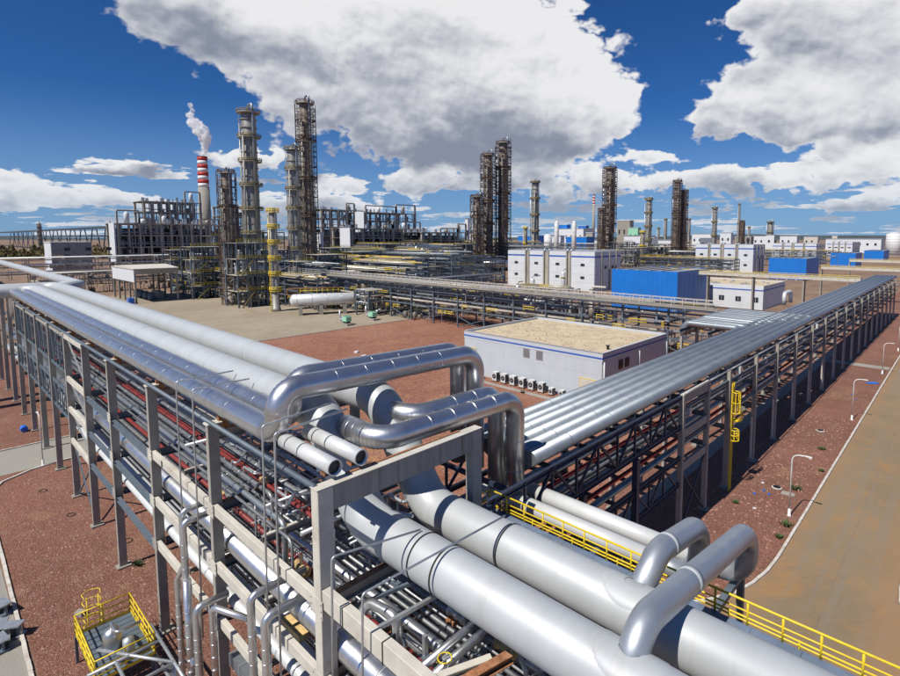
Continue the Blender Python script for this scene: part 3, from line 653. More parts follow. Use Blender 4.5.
# yellow railed platform
YP = empty('railed_platform', (-30.9, 5.6, 0), 'small yellow railed platform with a cage ladder at the bottom left', 'platform')
x0, x1, y0, y1, zf = -2.1, 2.3, -1.2, 1.2, 1.5
for i in range(10):
    MB().box(x0+i*(x1-x0)/10+.02, x0+(i+1)*(x1-x0)/10-.02, y0, y1, zf-.06, zf).build('deck_panel', M['steel_dark'], YP)
for x in (x0, x1):
    for y in (y0, y1): MB().box(x-.06, x+.06, y-.06, y+.06, 0, zf-.06).build('leg', M['steel_dark'], YP)
def rail_run(P, z, par, h=1.1, n=4, r=.028, mt='yellow', rails=(1, .55), nm='railing', ox=0):
    a, b = Vector(P[0]), Vector(P[1])
    for f in rails: MB().tube([(a.x, a.y, z+h*f), (b.x, b.y, z+h*f)], r, 6).build('rail', M[mt], par)
    for k in range(n+1):
        p = a.lerp(b, k/n); MB().tube([(p.x, p.y, z), (p.x, p.y, z+h)], r, 6).build('rail_post', M[mt], par)
for A_, B_, n in [((x0, y0), (x1, y0), 5), ((x0, y1), (x1, y1), 5), ((x0, y0), (x0, y1), 2), ((x1, y0), (x1, y1), 2)]:
    rail_run((A_+(0,), B_+(0,)), zf, YP, n=n, r=.035, rails=(1, .66, .33))
    MB().bar(Vector(A_+(zf+.08,)), Vector(B_+(zf+.08,)), .02, .14).build('toe_board', M['yellow'], YP)
for k in range(6):
    z = 1.0+k*.45; c = (x0-.45, -.4)
    MB().tube([(x0, c[1]-.35, z), (c[0]-.1, c[1]-.4, z), (c[0]-.3, c[1], z), (c[0]-.1, c[1]+.4, z), (x0, c[1]+.35, z)], .022, 6, .2).build('cage_hoop', M['yellow'], YP)
for s_ in (-.25, .25): MB().tube([(x0-.08, -.4+s_, 0), (x0-.08, -.4+s_, 3.2)], .03, 6).build('ladder_rail', M['yellow'], YP)
MB().lathe([(.02, 0), (.42, .02), (.42, 1.5), (.3, 1.75), (.02, 1.85)], (.2, -.1, .7), 20).build('vessel', M['clad'], YP)
MB().tube([(.2, -.1, 2.5), (.2, -.1, 2.8), (1.2, -.1, 2.8), (1.2, .9, 2.8)], .08, 10, .15).build('vessel_pipe', M['clad'], YP)
MB().lathe([(.02, 0), (.25, .02), (.25, .9), (.02, 1.0)], (1.5, .3, 1.5), 16).build('vessel', M['galv'], YP)

# walkway with yellow railing beside the further main
WK = empty('walkway', (-6, 16.5, 9.8), 'blue grey walkway with yellow railings beside the further thick main', 'walkway')
for k in range(16):
    xa = -9.6+k*1.4; MB().box(xa, xa+1.39, -.75, .5, -.12, 0).build('deck_plate', M['walkway'], WK)
    MB().box(xa, xa+1.39, -.86, -.76, -.12, .14).build('kick_plate', M['walkway'], WK)
for k in range(23):
    xa = -9.55+k*1.0; MB().tube([(xa, .5, 0), (xa, .5, .78)], .04, 6).build('rail_post', M['yellow'], WK)
    if k % 2 == 0: MB().tube([(xa+.45, .5, -.1), (xa+.45, .5, .28)], .03, 6).build('rail_post', M['yellow'], WK)
for z, r in ((.78, .042), (.45, .03), (.25, .034), (.12, .03)): MB().tube([(-9.55, .5, z), (12.4, .5, z)], r, 6).build('rail', M['yellow'], WK)
MB().tube([(-9.55, -.7, .78), (-9.55, .5, .78)], .03, 6).build('rail', M['yellow'], WK); MB().tube([(-9.55, -.7, .4), (-9.55, .5, .4)], .03, 6).build('rail', M['yellow'], WK)
for x in (-8.5, -1, 7): MB().box(x, x+.25, -.6, .4, -9.8, -.12).build('support_post', M['steel_dark'], WK)
# support for the pale pipes
PS = empty('pipe_support', (-10, 19.7, 0), 'dark steel trestle carrying the two pale pipes beyond the railing', 'pipe support')
for x in (-7, -1, 4):
    for y in (-1.5, 1.6): MB().box(x-.12, x+.12, y-.12, y+.12, 0, 8.65).build('leg', M['steel_dark'], PS)
    MB().box(x-.12, x+.12, -1.7, 1.9, 8.653, 8.86).build('cross_beam', M['steel_dark'], PS)

# clutter of valves, drums and crossing pipes on the decks near the frame
for k, (x, y, z, mt) in enumerate([(-12.4, 9.4, 8.2, 'clad'), (-11.2, 10.2, 8.2, 'clad'), (-10.2, 9.2, 8.2, 'tan'), (-9.2, 10.6, 8.2, 'clad'), (-19.5, 9.9, 8.3, 'tan'), (-12.9, 12.4, 8.3, 'galv'), (-21.5, 12.2, 11, 'clad'), (-10.6, 12.4, 8.3, 'tan')]):
    t = empty('valve', (x, y, z), 'small %s valve body standing among the deck pipes, %s counted from the front' % ({'clad': 'silver', 'tan': 'tan wrapped', 'galv': 'grey'}[mt], ORD[k]), 'valve', 'valves on the rack decks')
    MB().lathe([(.05, -.45), (.22, -.4), (.22, -.3), (.13, -.28), (.2, 0), (.13, .28), (.22, .3), (.22, .4), (.05, .45)], (0, 0, .2), 12, 'x').build('valve_body', M[mt], t)
    MB().lathe([(.06, 0), (.06, .6), (.09, .62), (.09, .68)], (0, 0, .3), 8).build('valve_stem', M['galv'], t)
    mb = MB(); pr = [(cos(a)*.22, sin(a)*.22, .95) for a in [i*pi/6 for i in range(13)]]; mb.tube(pr, .022, 6); mb.build('hand_wheel', M['yellow' if k % 2 else 'red'], t)
for k, (pts, r, mt, lab) in enumerate([
    ([(-11.9, 9.3, 8.6), (-11.9, 14.5, 8.9)], .14, 'clad', 'silver pipe crossing under the nearer main, front one of the pair'),
    ([(-11.4, 9.3, 8.6), (-11.4, 14.5, 8.9)], .14, 'clad', 'silver pipe crossing under the nearer main, rear one of the pair'),
    ([(-14.2, 8.9, 9.2), (-14.2, 9.5, 9.9), (-12.9, 9.7, 9.9), (-12.9, 9.7, 8.3)], .17, 'clad', 'stubby silver elbow beside the cream frame post'),
    ([(-17.5, 8.9, 11.2), (-17.5, 13.8, 11.2)], .09, 'galv', 'thin grey pipe lying across the upper deck behind the frame post'),
    ([(-20.6, 9.0, 11.1), (-20.6, 14.4, 11.1)], .08, 'galv', 'thin grey pipe lying across the upper deck at mid bay'),
    ([(-29.6, 8.9, 11.2), (-29.6, 14.6, 11.2)], .10, 'galv', 'thin grey pipe lying across the upper deck in the bay further left'),
    ([(-12.2, 8.6, 6.3), (-10.2, 8.8, 6.3), (-10.2, 12.6, 6.3)], .2, 'clad', 'silver pipe turning across the lower deck at bottom centre'),
    ([(-10.1, 8.4, 9.0), (-8, 8.6, 9.0), (-8, 13, 9.0)], .24, 'clad', 'fat silver pipe turning across at the bottom edge')]):
    pipe('cross_pipe', pts, r, M[mt], lab, 'pipe', 'crossing pipes', seg=14, bend=.3)
for (x0_, x1_, y0_, y1_, z_, mt, lab) in [(-20.3, -18.8, 9.35, 9.75, 5.95, 'tan', 'tan wrapped box section lying on the lower deck')]:
    tag(MB().box(x0_, x1_, y0_, y1_, z_, z_+.25).build('wrapped_box', M[mt]), lab, 'box')
for (a, b, w_, mt, lab) in [((-10.2, 8.9, 9.3), (-9.4, 11.2, 9.6), .28, 'rust', 'rusty steel beam lying loose on the deck at bottom centre'), ((-11.0, 8.9, 9.2), (-9.9, 10.9, 9.4), .24, 'cream', 'cream steel beam lying loose on the deck at bottom centre')]:
    tag(MB().ibeam(a, b, w_, w_).build('loose_beam', M[mt]), lab, 'beam')
B1 = empty('duct', (-17.2, 8.3, 3.9), 'long grey sheet metal duct low on the face of the left rack', 'duct')
MB().box(-5, 1.8, -.35, .45, 0, .55).build('duct_body', M['clad_dull'], B1)
for k in range(7): MB().box(-5+k*.97, -4.94+k*.97, -.38, .48, -.02, .58).build('duct_flange', M['galv'], B1)

# ------------------------------------------------------------------ right rack
RB_ = empty('pipe_rack', (-17.6, 30, 0), 'long dark pipe rack on beige posts running away along the road on the right', 'pipe rack', 'pipe racks')
def KB(mb, name, mt, **k):
    o = mb.build(name, mt, None, **k); o.parent = RB_; o.matrix_parent_inverse = Matrix.Translation((17.6, -30, 0)); return o
BY = [36.85, 41.8, 46.75, 54.4, 61.9, 70.2, 78.6] + [78.6+8.2*k for k in range(1, 13)]
XO, XI = -15.1, -20.3
shared = {}
def sh(key, fn, name, mt, loc):
    if key not in shared: shared[key] = fn().mesh(name, M[mt])
    o = bpy.data.objects.new(name, shared[key]); COL.objects.link(o); o.location = Vector(loc)-Vector((-17.6, 30, 0)); o.parent = RB_; return o
for y in BY:
    for x in (XO, XI-.35):
        sh('post', lambda: MB().box(0, .36, 0, .36, 0, 10.6), 'post', 'post', (x, y, 0))
        sh('base', lambda: MB().box(-.15, .51, -.15, .51, .009, .15), 'base_plate', 'conc', (x, y, 0))
    for z in (10.35, 7.9, 5.5):
        sh('cb', lambda: MB().ibeam((0, 0, 0), (XO-XI-.03, 0, 0), .24, .36), 'cross_beam', 'steel_dark', (XI+.015, y+.18, z))
for a, b in zip(BY[:-1], BY[1:]):
    for z in (9.6, 7.0):
        KB(MB().ibeam((XO+.18, a+.37, z), (XO+.18, b-.01, z), .16, .24), 'edge_beam', M['steel_dark'])
    KB(MB().tube([(XO+.42, a, 10.75), (XO+.42, b, 10.75)], .06, 6), 'edge_conduit', M['galv'])
# white gate-like bracing at the first bay
for z in (10.55, 7.95, 5.45):
    KB(MB().box(XO+.08, XO+.30, BY[0]+.37, BY[1]-.01, z-.62, z-.003), 'gate_beam', M['post'])
KB(MB().box(XO-.02, XO+.38, BY[0], BY[1]+.36, 10.603, 10.66), 'gate_cap', M['cream'])
for (a, b) in (((BY[0]+.36, 4.8), (BY[1], .3)), ((BY[1], 4.8), (BY[0]+.36, .3))): KB(MB().bar((XO+.18, a[0], a[1]), (XO+.18+.1*(a[0] > 40), b[0], b[1]), .12), 'brace', M['navy'])
for k, y in enumerate(BY[2:]):
    if k % 3 == 1: 
        for z in (9.0, 7.4): KB(MB().bar((XO+.2, y+.36, z), (XO+.2, y+7.0, z-.0), .16), 'brace', M['cream'])
for y in BY[3:]:
    KB(MB().bar((XO+.15, y-.25, 4.6), (XO+.15, y-.05, .25), .16), 'stub_leg', M['cream'])
# trusses between the right rack and the left rack
for xx in (XO+.15, XI-.1):
    for zt, zb in ((10.45, 8.2), (5.9, 3.9)):
        KB(MB().ibeam((xx, 16.2, zt), (xx, BY[0]-.01, zt), .2, .28), 'truss_chord', M['navy']); KB(MB().ibeam((xx, 16.2, zb), (xx, BY[0]-.01, zb), .2, .28), 'truss_chord', M['navy'])
        n = 9
        for k in range(n):
            ya = 16.6+(BY[0]-17)*k/n; yb = 16.6+(BY[0]-17)*(k+1)/n
            KB(MB().bar((xx, ya, zb), (xx, ya, zt), .12), 'truss_strut', M['navy'])
            KB(MB().bar((xx, ya, zb) if k % 2 else (xx, ya, zt), (xx, yb, zt) if k % 2 else (xx, yb, zb), .13), 'truss_strut', M['navy'])
for k in range(6):
    for z in (10.25, 7.9, 5.6): KB(MB().bar((XI, 18+k*3.4, z), (XO, 18+k*3.4, z), .2), 'cross_beam', M['navy'])
for k in range(3):
    for xx in (XO+.15, XI-.1): KB(MB().box(xx-.18, xx+.18, 17.5+k*6.2, 17.86+k*6.2, 0, 8), 'post', M['navy'])
# top pipes
TX = [(-15.45, .40), (-16.3, .40), (-17.15, .40), (-18.0, .40), (-18.82, .36), (-19.62, .38)]
yj = 178
for i, (x, r) in enumerate(TX):
    ys = {0: 19.75, 1: 19.75, 2: 19.7, 3: 19.6, 4: 19.6, 5: 19.6}[i]; yt = 79.5-i*2.75; z_ = 10.78+r
    pipe('top_pipe', [(x, ys, z_), (x, yt, z_), (-26.6, yt, z_), (-26.6, yt, 9.6)], r, M['clad_dull'],
         'grey clad pipe, %s from the road on the near right rack' % ORD[i], 'pipe', 'top pipes of the right rack', seg=24, bend=.8,
         bands=(.007, band_run((x, ys+1, z_), (x, yt-2, z_), 4.1, 'y')), bw=.05)
    pipe('top_pipe', [(-26.6, yt+1.3, 9.6), (-26.6, yt+1.3, z_), (x, yt+1.3, z_), (x, 182, z_)], r, M['clad_dull'],
         'grey clad pipe, %s from the road on the far right rack' % ORD[i], 'pipe', 'top pipes of the right rack', seg=16, bend=.8)
# adapters between loops and top pipes sit in the loop pipes themselves
for dn, z, L in [('upper', 8.08, [(-15.9, .16, 'clad_dark'), (-16.6, .12, 'red'), (-17.4, .22, 'clad_dark'), (-18.2, .15, 'galv'), (-19.0, .2, 'clad_dark')]),
                 ('lower', 5.68, [(-15.9, .22, 'clad_dark'), (-16.7, .14, 'red'), (-17.5, .25, 'clad_dull'), (-18.3, .16, 'clad_dark'), (-19.2, .22, 'clad_dark')])]:
    for i, (x, r, mt) in enumerate(L):
        pipe('deck_pipe', [(x, 17.5, z+r+.02), (x, 182, z+r+.02)], r, M[mt], '%s pipe, %s from the edge on the %s right rack deck' % (MN[mt], ORD[i], dn), 'pipe',
             dn+' deck pipes of the right rack', seg=10, bands=(.02, band_run((x, 40, z+r+.02), (x, 90, z+r+.02), 5, 'y')), band_m=M['galv'], bw=.12)
for k, y in enumerate([38.5, 44, 50, 52, 58, 64, 67, 73, 82, 90]):
    x = XO+.1-.6*(k % 2)
    t = empty('junction_box', (x, y, 8.7+(k % 3)*.5), 'small pale box on the right rack side, %s from the gate like frame' % ORD[k], 'box', 'pale boxes on the right rack')
    MB().box(-.12, .12, -.2, .2, 0, .6).build('box_body', M['white_pipe'], t); MB().box(.121, .15, -.15, .15, .1, .5).build('box_lid', M['galv'], t)
# yellow cage ladder
LD = empty('cage_ladder', (-14.45, 46.7, 0), 'tall yellow cage ladder on the side of the right rack', 'ladder')
for s_ in (-.22, .22): MB().bar((0, s_, 0), (0, s_, 9.6), .09).build('side_rail', M['yellow'], LD)
me = MB().tube([(0, -.22, 0), (0, .22, 0)], .035, 6).mesh('rung', M['yellow'])
for k in range(30):
    o = bpy.data.objects.new('rung', me); COL.objects.link(o); o.parent = LD; o.location = (0, 0, .3+k*.31)
me = MB().tube([(0, -.3, 0), (.35, -.38, 0), (.6, 0, 0), (.35, .38, 0), (0, .3, 0)], .045, 6, .2).mesh('cage_hoop', M['yellow'])
for k in range(6):
    o = bpy.data.objects.new('cage_hoop', me); COL.objects.link(o); o.parent = LD; o.location = (0, 0, 4.6+k*.45 if k < 3 else 7.0+(k-3)*.9)
for a, b, z0, z1 in [(.35, -.38, 4.6, 5.5), (.6, 0, 4.6, 5.5), (.35, .38, 4.6, 5.5), (.35, -.38, 7, 8.8), (.6, 0, 7, 8.8), (.35, .38, 7, 8.8), (.5, .25, 7, 8.8)]:
    MB().bar((a, b, z0), (a, b, z1), .07).build('cage_bar', M['yellow'], LD)
MB().box(-.2, .5, .4, 1.2, 6.1, 6.16).build('landing', M['yellow'], LD)
rail_run(((.5, .4, 0), (.5, 1.2, 0)), 6.16, LD, n=2)

# cross pipes leaving the right rack half way
for x in (-26.2, -22.8):
    t = empty('trestle', (x, 64, 0), 'dark steel trestle under the crossing pipes, %s from the right rack' % ('first' if x > -24 else 'second'), 'trestle', 'trestles under the crossing pipes')
    for y in (0, 5, 10, 15): MB().box(-.15, .15, y-.15, y+.15, 0, 10.3).build('leg', M['post'], t)
    for z in (10.5, 8, 5): MB().ibeam((0, -.6, z), (0, 15.6, z), .2, .36).build('cross_beam', M['steel_dark'], t)
pipe('expansion_loop', [(-21.5, 92, 11.4), (-21.5, 92, 13.2), (-21.5, 96, 13.2), (-21.5, 96, 11.4)], .3, M['white_pipe'], 'white upright U shaped loop beside the right rack, near the low white building', 'pipe', seg=16, bend=.7)

# ------------------------------------------------------------------ lamps
def lamp(x, y, label, H=5.1, dirx=1):
    t = empty('street_lamp', (x, y, 0), label, 'street lamp', 'white lamps along the kerb')
    MB().lathe([(.16, 0), (.16, .06), (.11, .08), (.11, .55), (.06, .6)], (0, 0, .01), 12).build('lamp_base', M['chimw'], t)
    MB().tube([(0, 0, .5), (0, 0, H-.5), (dirx*.12, 0, H-.15), (dirx*.45, 0, H), (dirx*.95, 0, H+.05)], .05, 10, .3, rads=None).build('lamp_pole', M['chimw'], t)
    MB().box(dirx*.9, dirx*1.35, -.09, .09, H+.0, H+.09).build('lamp_head', M['chimw'], t, bevel=.02)
    MB().box(dirx*.95, dirx*1.3, -.07, .07, H-.015, H-.002).build('lamp_glass', M['galv'], t)
for i, (x, y) in enumerate([(-9.5, 45.5), (-9.6, 75.2), (-9.65, 104.3), (-9.6, 127.7), (-9.7, 157), (-9.7, 186)]):
    lamp(x, y, 'white street lamp with curved arm, %s along the kerb counted from the road corner' % ORD[i])
lamp(-65.0, 7.2, 'single white street lamp at the left road, below the rack end', H=5.0, dirx=-1)

# ------------------------------------------------------------------ small things on the ground
def disc_cover(x, y, label, r=.42):
    t = empty('manhole', (x, y, 0), label, 'manhole', 'manholes on the verge')
    MB().lathe([(r, .0), (r, .09), (r*.8, .1)], (0, 0, .008), 20).build('cover_rim', M['kerb'], t); MB().lathe([(r*.78, 0), (r*.78, .02)], (0, 0, .105), 20).build('cover_plate', M['dark'], t)
disc_cover(-11.5, 50, 'round manhole on red gravel between the ladder and the nearest kerb lamp'); disc_cover(-11.6, 68.4, 'round manhole further up the verge near the second kerb lamp')
sheet('manhole_slab', [(-11.0, 49.0), (-10.0, 49.2), (-10.0, 49.9), (-11.0, 49.8)], .02, M['conc'])
for (x, y, s, lab) in [(-10.2, 50.8, .7, 'low green weed beside the nearest manhole'), (-9.3, 43.8, .6, 'low green weed against the kerb below the nearest lamp'), (-13.3, 44.8, .45, 'small weed at the shadow edge near the ladder foot'), (-9.2, 41.6, .45, 'small weed at the kerb nearest the corner'), (-9.3, 56.5, .4, 'tiny weed at the kerb between the first two lamps'),
                       (-40.2, 8.9, .5, 'small weed at the foot of a rack post on red gravel'), (-54.5, 9.2, .4, 'weed at the foot of the braced rack posts'), (-46, 57.2, .6, 'green weed in front of the warehouse units'), (-10.4, 62.5, .5, 'low weed on the verge beyond the manhole'), (-55.2, 59, .4, 'weed by the left part of the warehouse wall'), (-39.5, 58.6, .6, 'green tuft beside the last outdoor unit')]:
    weed(x, y, s, 40, lab, group='weeds')
def ring(x, y, r, label):
    mb = MB(); mb.tube([(x+cos(a)*r, y+sin(a)*r*.8, .035) for a in [k*2*pi/20 for k in range(21)]], .03, 6); tag(mb.build('cable_ring', M['black']), label, 'cable ring', 'black rings on the gravel')
for (px, py, lab) in [(43, 491, 'black ring on red gravel nearest the left road'), (71, 515, 'black ring on red gravel between the two left post feet'), (128, 541, 'black ring on gravel behind the third post foot')]:
    p = at(px, py, z=0); ring(p.x, p.y, .33, lab)
p = at(80, 613, z=.1); tag(MB().bar((p.x-.2, p.y-.1, .12), (p.x+.25, p.y+.15, .12), .35, .2).build('concrete_lump', M['conc']), 'pale concrete lump lying alone on the red gravel', 'lump')
for (px, py, mt, lab) in [(50, 432, 'bluep', 'small blue drum lying between the far posts of the left rack')]:
    p = at(24, 429, z=.3); t = MB().lathe([(.3, -.4), (.34, -.36), (.34, .36), (.3, .4)], (p.x, p.y, .36), 14, 'x').build('drum', M[mt]); tag(t, lab, 'drum')
# debris pile bottom left
for i, (x, y, z, a, mt, lab) in enumerate([(-40.8, 2.2, .35, .3, 'steel_dark', 'grey pipe shoe lying on the kerb at far bottom left, topmost'), (-38.6, 1.9, .35, -.4, 'galv', 'grey pipe shoe lying on its side, leftmost of the lower heap'), (-37.9, 2.35, .42, .9, 'galv', 'grey pipe shoe in the middle of the lower heap'), (-37.2, 1.8, .33, .2, 'steel_dark', 'dark pipe shoe at the bottom of the heap'), (-38.1, 1.2, .38, 1.4, 'galv', 'grey pipe shoe behind the lower heap')]):
    t = empty('pipe_shoe', (x, y, 0), lab, 'pipe shoe', 'heap of pipe shoes', rz=a)
    MB().box(-.55, .55, -.25, .25, .03, .12).build('foot_plate', M[mt], t); MB().box(-.5, .5, -.05, .05, .123, z+.25).build('web_plate', M[mt], t)
    MB().box(-.5, .5, -.3, .3, z+.253, z+.33).build('top_plate', M['galv'], t); MB().box(.1, .2, -.3, .3, .123, z+.25).build('gusset', M['dark'], t)
for i in range(8):
    x, y = rnd.choice([(-11.5, 43), (-12, 47), (-12.5, 42), (-10.5, 58), (-12, 65), (-10.8, 84)]); x += rnd.uniform(-1, 1.2); y += rnd.uniform(-3, 5)
    tag(MB().bar((x, y, .05), (x+.22, y+.06, .07), .16, .07).build('litter_scrap', M['bluep' if i % 3 else 'chimw']), 'scrap of %s litter on the roadside gravel' % ('blue' if i % 3 else 'white'), 'litter', ('blue' if i % 3 else 'white')+' litter scraps')
tag(MB().bar((-10.6, 96, .06), (-9.5, 97, .10), .8, .1).build('tarp', M['bluep']), 'blue sheet lying by the kerb near the third lamp', 'sheet')
for (px, py) in [(362, 356), (364, 364), (355, 352)]:
    p = at(px, py, z=.1); tag(MB().bar((p.x, p.y, .12), (p.x+.7, p.y+.3, .2), .7, .3).build('white_rubble', M['chimw']), 'white lump of rubble on the red field', 'lump', 'white rubble on the red field')

# ------------------------------------------------------------------ warehouse
WX0, WX1, WY0, WY1, WH = -60.5, -35.0, 60.1, 79.6, 6.85
WH_ = empty('warehouse', (WX0, WY0, 0), 'long low pale blue grey building with a blue stripe and sand coloured flat roof', 'building')
dx, dy = WX1-WX0, WY1-WY0
np_ = 9; hz = [0, 1.9, 3.8, 5.65]
for k in range(3):
    for j in range(np_):
        MB().box(dx*j/np_+.004, dx*(j+1)/np_-.004, -.06, .1, hz[k]+.004, hz[k+1]-.004).build('wall_panel', M['wall'], WH_)
    for j in range(6):
        MB().box(dx-.1, dx+.06, dy*j/6+.004+(.1 if j == 0 else 0), dy*(j+1)/6-.004, hz[k]+.004, hz[k+1]-.004).build('wall_panel', M['wall'], WH_)
MB().box(.05, dx-.12, .101, dy-.05, 0, 5.64).build('wall_core', M['wall'], WH_)
MB().box(-.08, dx+.08, -.08, dy+.08, 5.653, 6.0).build('wall_band', M['wall'], WH_)
MB().box(-.10, dx+.10, -.10, dy+.10, 6.003, 6.22).build('blue_stripe', M['stripe'], WH_)
for (a0, a1, b0, b1) in ((-.08, dx+.08, -.08, .22), (-.08, dx+.08, dy-.22, dy+.08), (-.08, .22, .221, dy-.221), (dx-.22, dx+.08, .221, dy-.221)):
    MB().box(a0, a1, b0, b1, 6.223, WH).build('parapet', M['wall'], WH_)
MB().box(-.1, dx+.1, -.1, -.085, 6.75, 6.9).build('parapet_cap', M['galv'], WH_)
MB().box(.225, dx-.225, .225, dy-.225, 6.23, 6.5).build('roof', M['gravelroof'], WH_)
for (x, y, z) in ((12.9, 0, 4.4), (15.3, 0, 4.4)):
    f = MB().box(x-.6, x+.6, -.14, -.065, z, z+1.35).build('window', M['galv'], WH_); MB().box(x-.48, x+.48, -.16, -.145, z+.12, z+1.23).build('pane', M['clad_dull'], f)
    for q in range(3): MB().box(x-.46+.32*q, x-.43+.32*q, -.18, -.165, z+.12, z+1.23).build('window_bar', M['galv'], f)
for (y, z) in ((4.8, 3.9), (6.6, 3.9)):
    f = MB().box(dx+.065, dx+.14, y-.6, y+.6, z, z+1.3).build('window', M['dark'], WH_); MB().box(dx+.145, dx+.16, y-.48, y+.48, z+.12, z+1.2).build('pane', M['glass'], f)
for x, z, w_, h_ in ((2.0, 2.6, .6, 1.6), (23.4, .02, 1.25, 3.0)):
    d_ = MB().box(x-w_, x+w_, -.14, -.065, z, z+h_).build('door', M['cream'], WH_)
    MB().box(x-w_-.06, x-w_, -.16, -.065, z, z+h_+.06).build('door_frame', M['yellow'], d_); MB().box(x-w_, x+w_+.06, -.16, -.065, z+h_+.002, z+h_+.06).build('door_frame', M['yellow'], d_); MB().box(x-.05, x+.05, -.19, -.142, z+h_*.45, z+h_*.5).build('handle', M['dark'], d_)
for y in (.3, 10.2, dy-.2): MB().tube([(dx+.13, y, 0), (dx+.13, y, 5.6)], .09, 8).build('downpipe', M['chimw'], WH_)
for _ in range(60):
    pass
mb = MB()
for k in range(150):
    x, y = rnd.uniform(1, dx-1), rnd.uniform(1, dy-1); mb.box(x, x+.12, y, y+.12, 6.5, 6.58)
tag(mb.build('roof_pebbles', M['stone'], WH_), kind='stuff')
MB().lathe([(.18, 0), (.18, .5), (.3, .52), (.3, .6)], (dx-1.5, 4, 6.5), 10).build('roof_vent', M['dark'], WH_)
for i in range(8):
    x = WX0+7.7+i*1.75; s_ = 1 if i < 6 else .7
    t = empty('outdoor_unit', (x, WY0-1.0, 0), 'pale outdoor cooling unit before the warehouse wall, %s from the left' % ORD[i], 'cooling unit', 'outdoor cooling units')
    MB().box(-.45*s_, .45*s_, -.42, .42, .15, 1.5*s_).build('unit_case', M['white_pipe'], t, bevel=.02)
    MB().lathe([(.36*s_, 0), (.36*s_, .02)], (0, -.44, .85*s_), 18, 'y').build('fan_grille', M['dark'], t)
    MB().lathe([(.12*s_, 0), (.12*s_, .02)], (0, -.465, .85*s_), 10, 'y').build('fan_hub', M['galv'], t)
    MB().box(.46*s_, .50*s_, -.35, .35, .3, 1.4*s_).build('side_fin', M['dark'], t)
    for a in (-.35, .35): MB().box(a*s_-.05, a*s_+.05, -.4, .4, 0, .149).build('unit_foot', M['black'], t)

# ------------------------------------------------------------------ white switch houses and blue halls
def switch_house(x0, x1, y0, y1, H, label, hw=.9):
    t = empty('switch_house', (x0, y0, 0), label, 'building', 'white switch houses with blue stripe'); dx, dy = x1-x0, y1-y0
    xs = [0, dx*.235, dx*.28, dx*.475, dx*.52, dx*.56, dx*.75, dx*.79, dx]
    MB().box(.3, dx-.3, .4, dy-.3, 0, H-.9).build('wall_core', M['frame'], t)
    secs = [(0, dx*.22), (dx*.275, dx*.44), (dx*.51, dx*.70), (dx*.755, dx)]
    for a, b in secs:
        n = 2
        for j in range(n):
            for q in range(4):
                MB().box(a+(b-a)*j/n+.015, a+(b-a)*(j+1)/n-.015, -.05, .39, q*H*.21+.02, (q+1)*H*.21-.02).build('wall_panel', M['white'], t)
        MB().box(a, b, -.1, .39, H*.84+.005, H*.875).build('blue_stripe', M['stripe'], t)
        MB().box(a, b, -.05, .39, H*.878, H-.3).build('wall_panel', M['white'], t)
        c = (a+b)/2
        for z in (H*.62, H*.30):
            f = MB().box(c-hw, c+hw, -.13, -.055, z, z+H*.07).build('window', M['galv'], t); MB().box(c-hw+.1, c+hw-.1, -.16, -.135, z+.1, z+H*.07-.1).build('pane', M['glass'], f)
    for a, b in zip(secs[:-1], secs[1:]):
        for xx in (a[1]+.35, b[0]-.35):
            MB().box(xx-.3, xx+.3, -.3, .38, 0, H).build('duct_riser', M['conc'], t)
            MB().tube([(xx, .1, H-.2), (xx, .9, H+.5), (xx, 3, H+.5)], .35, 10, .5).build('roof_duct', M['galv'], t)
    for j in range(4):
        for q in range(4):
            MB().box(dx-.29, dx+.05, dy*j/4+.415 if j == 0 else dy*j/4+.015, dy*(j+1)/4-.015, q*H*.21+.02, (q+1)*H*.21-.02).build('wall_panel', M['white'], t)
    MB().box(dx-.29, dx+.1, .4, dy, H*.84+.005, H*.875).build('blue_stripe', M['stripe'], t); MB().box(dx-.29, dx+.05, .4, dy, H*.878, H-.3).build('wall_panel', M['white'], t)
    for y in (dy*.25, dy*.55, dy*.8): MB().box(dx+.06, dx+.5, y-.3, y+.3, 0, H).build('duct_riser', M['conc'], t)
    for y in (dy*.4, dy*.68):
        f = MB().box(dx+.06, dx+.13, y-hw, y+hw, H*.55, H*.62).build('window', M['dark'], t); MB().box(dx+.135, dx+.15, y-hw+.1, y+hw-.1, H*.56, H*.61).build('pane', M['glass'], f)
    MB().box(.05, dx-.05, .4, dy-.05, H-.895, H-.1).build('roof', M['galv'], t)
    return t
def hall(x0, x1, y0, y1, H, label, mt='blue', n=14, z0=.5):
    t = empty('blue_hall', (x0, y0, 0), label, 'hall', 'blue clad halls'); dx, dy = x1-x0, y1-y0
    MB().box(.3, dx-.3, .3, dy-.3, 0, H-.3).build('hall_core', M['frame'], t)
    for j in range(n):
        MB().box(dx*j/n+.01, dx*(j+1)/n-.01, 0, .08+.04*(j % 2), z0, H).build('cladding_sheet', M[mt], t)
    for j in range(n):
        MB().box(dx-.08, dx+.02*(j % 2), dy*j/n+.01+(.13 if j == 0 else 0), dy*(j+1)/n-.01, z0, H).build('cladding_sheet', M[mt], t)
    MB().box(0, .08, .13, dy-.1, z0, H).build('cladding_sheet', M[mt], t); MB().box(0, dx, dy-.08, dy, z0, H).build('cladding_sheet', M[mt], t)
    MB().box(.35, dx-.35, .35, dy-.35, H-.295, H-.12).build('roof', M['galv'], t)
    for k in range(5): MB().box(1+k*(dx-3)/5, 1.5+k*(dx-3)/5, .6, dy-.6, H-.1, H+.15).build('roof_rib', M['conc'], t)
    for j in range(5): MB().box(dx*j/4-.2 if j else 0, dx*j/4+.2 if j < 4 else dx, .02, .5, 0, z0-.003).build('plinth', M['chimw'], t)
    return t
def span(pl, pr, pback, base_z, H_py):
    """corner coordinates of a building from its two front corners' columns at the front depth"""
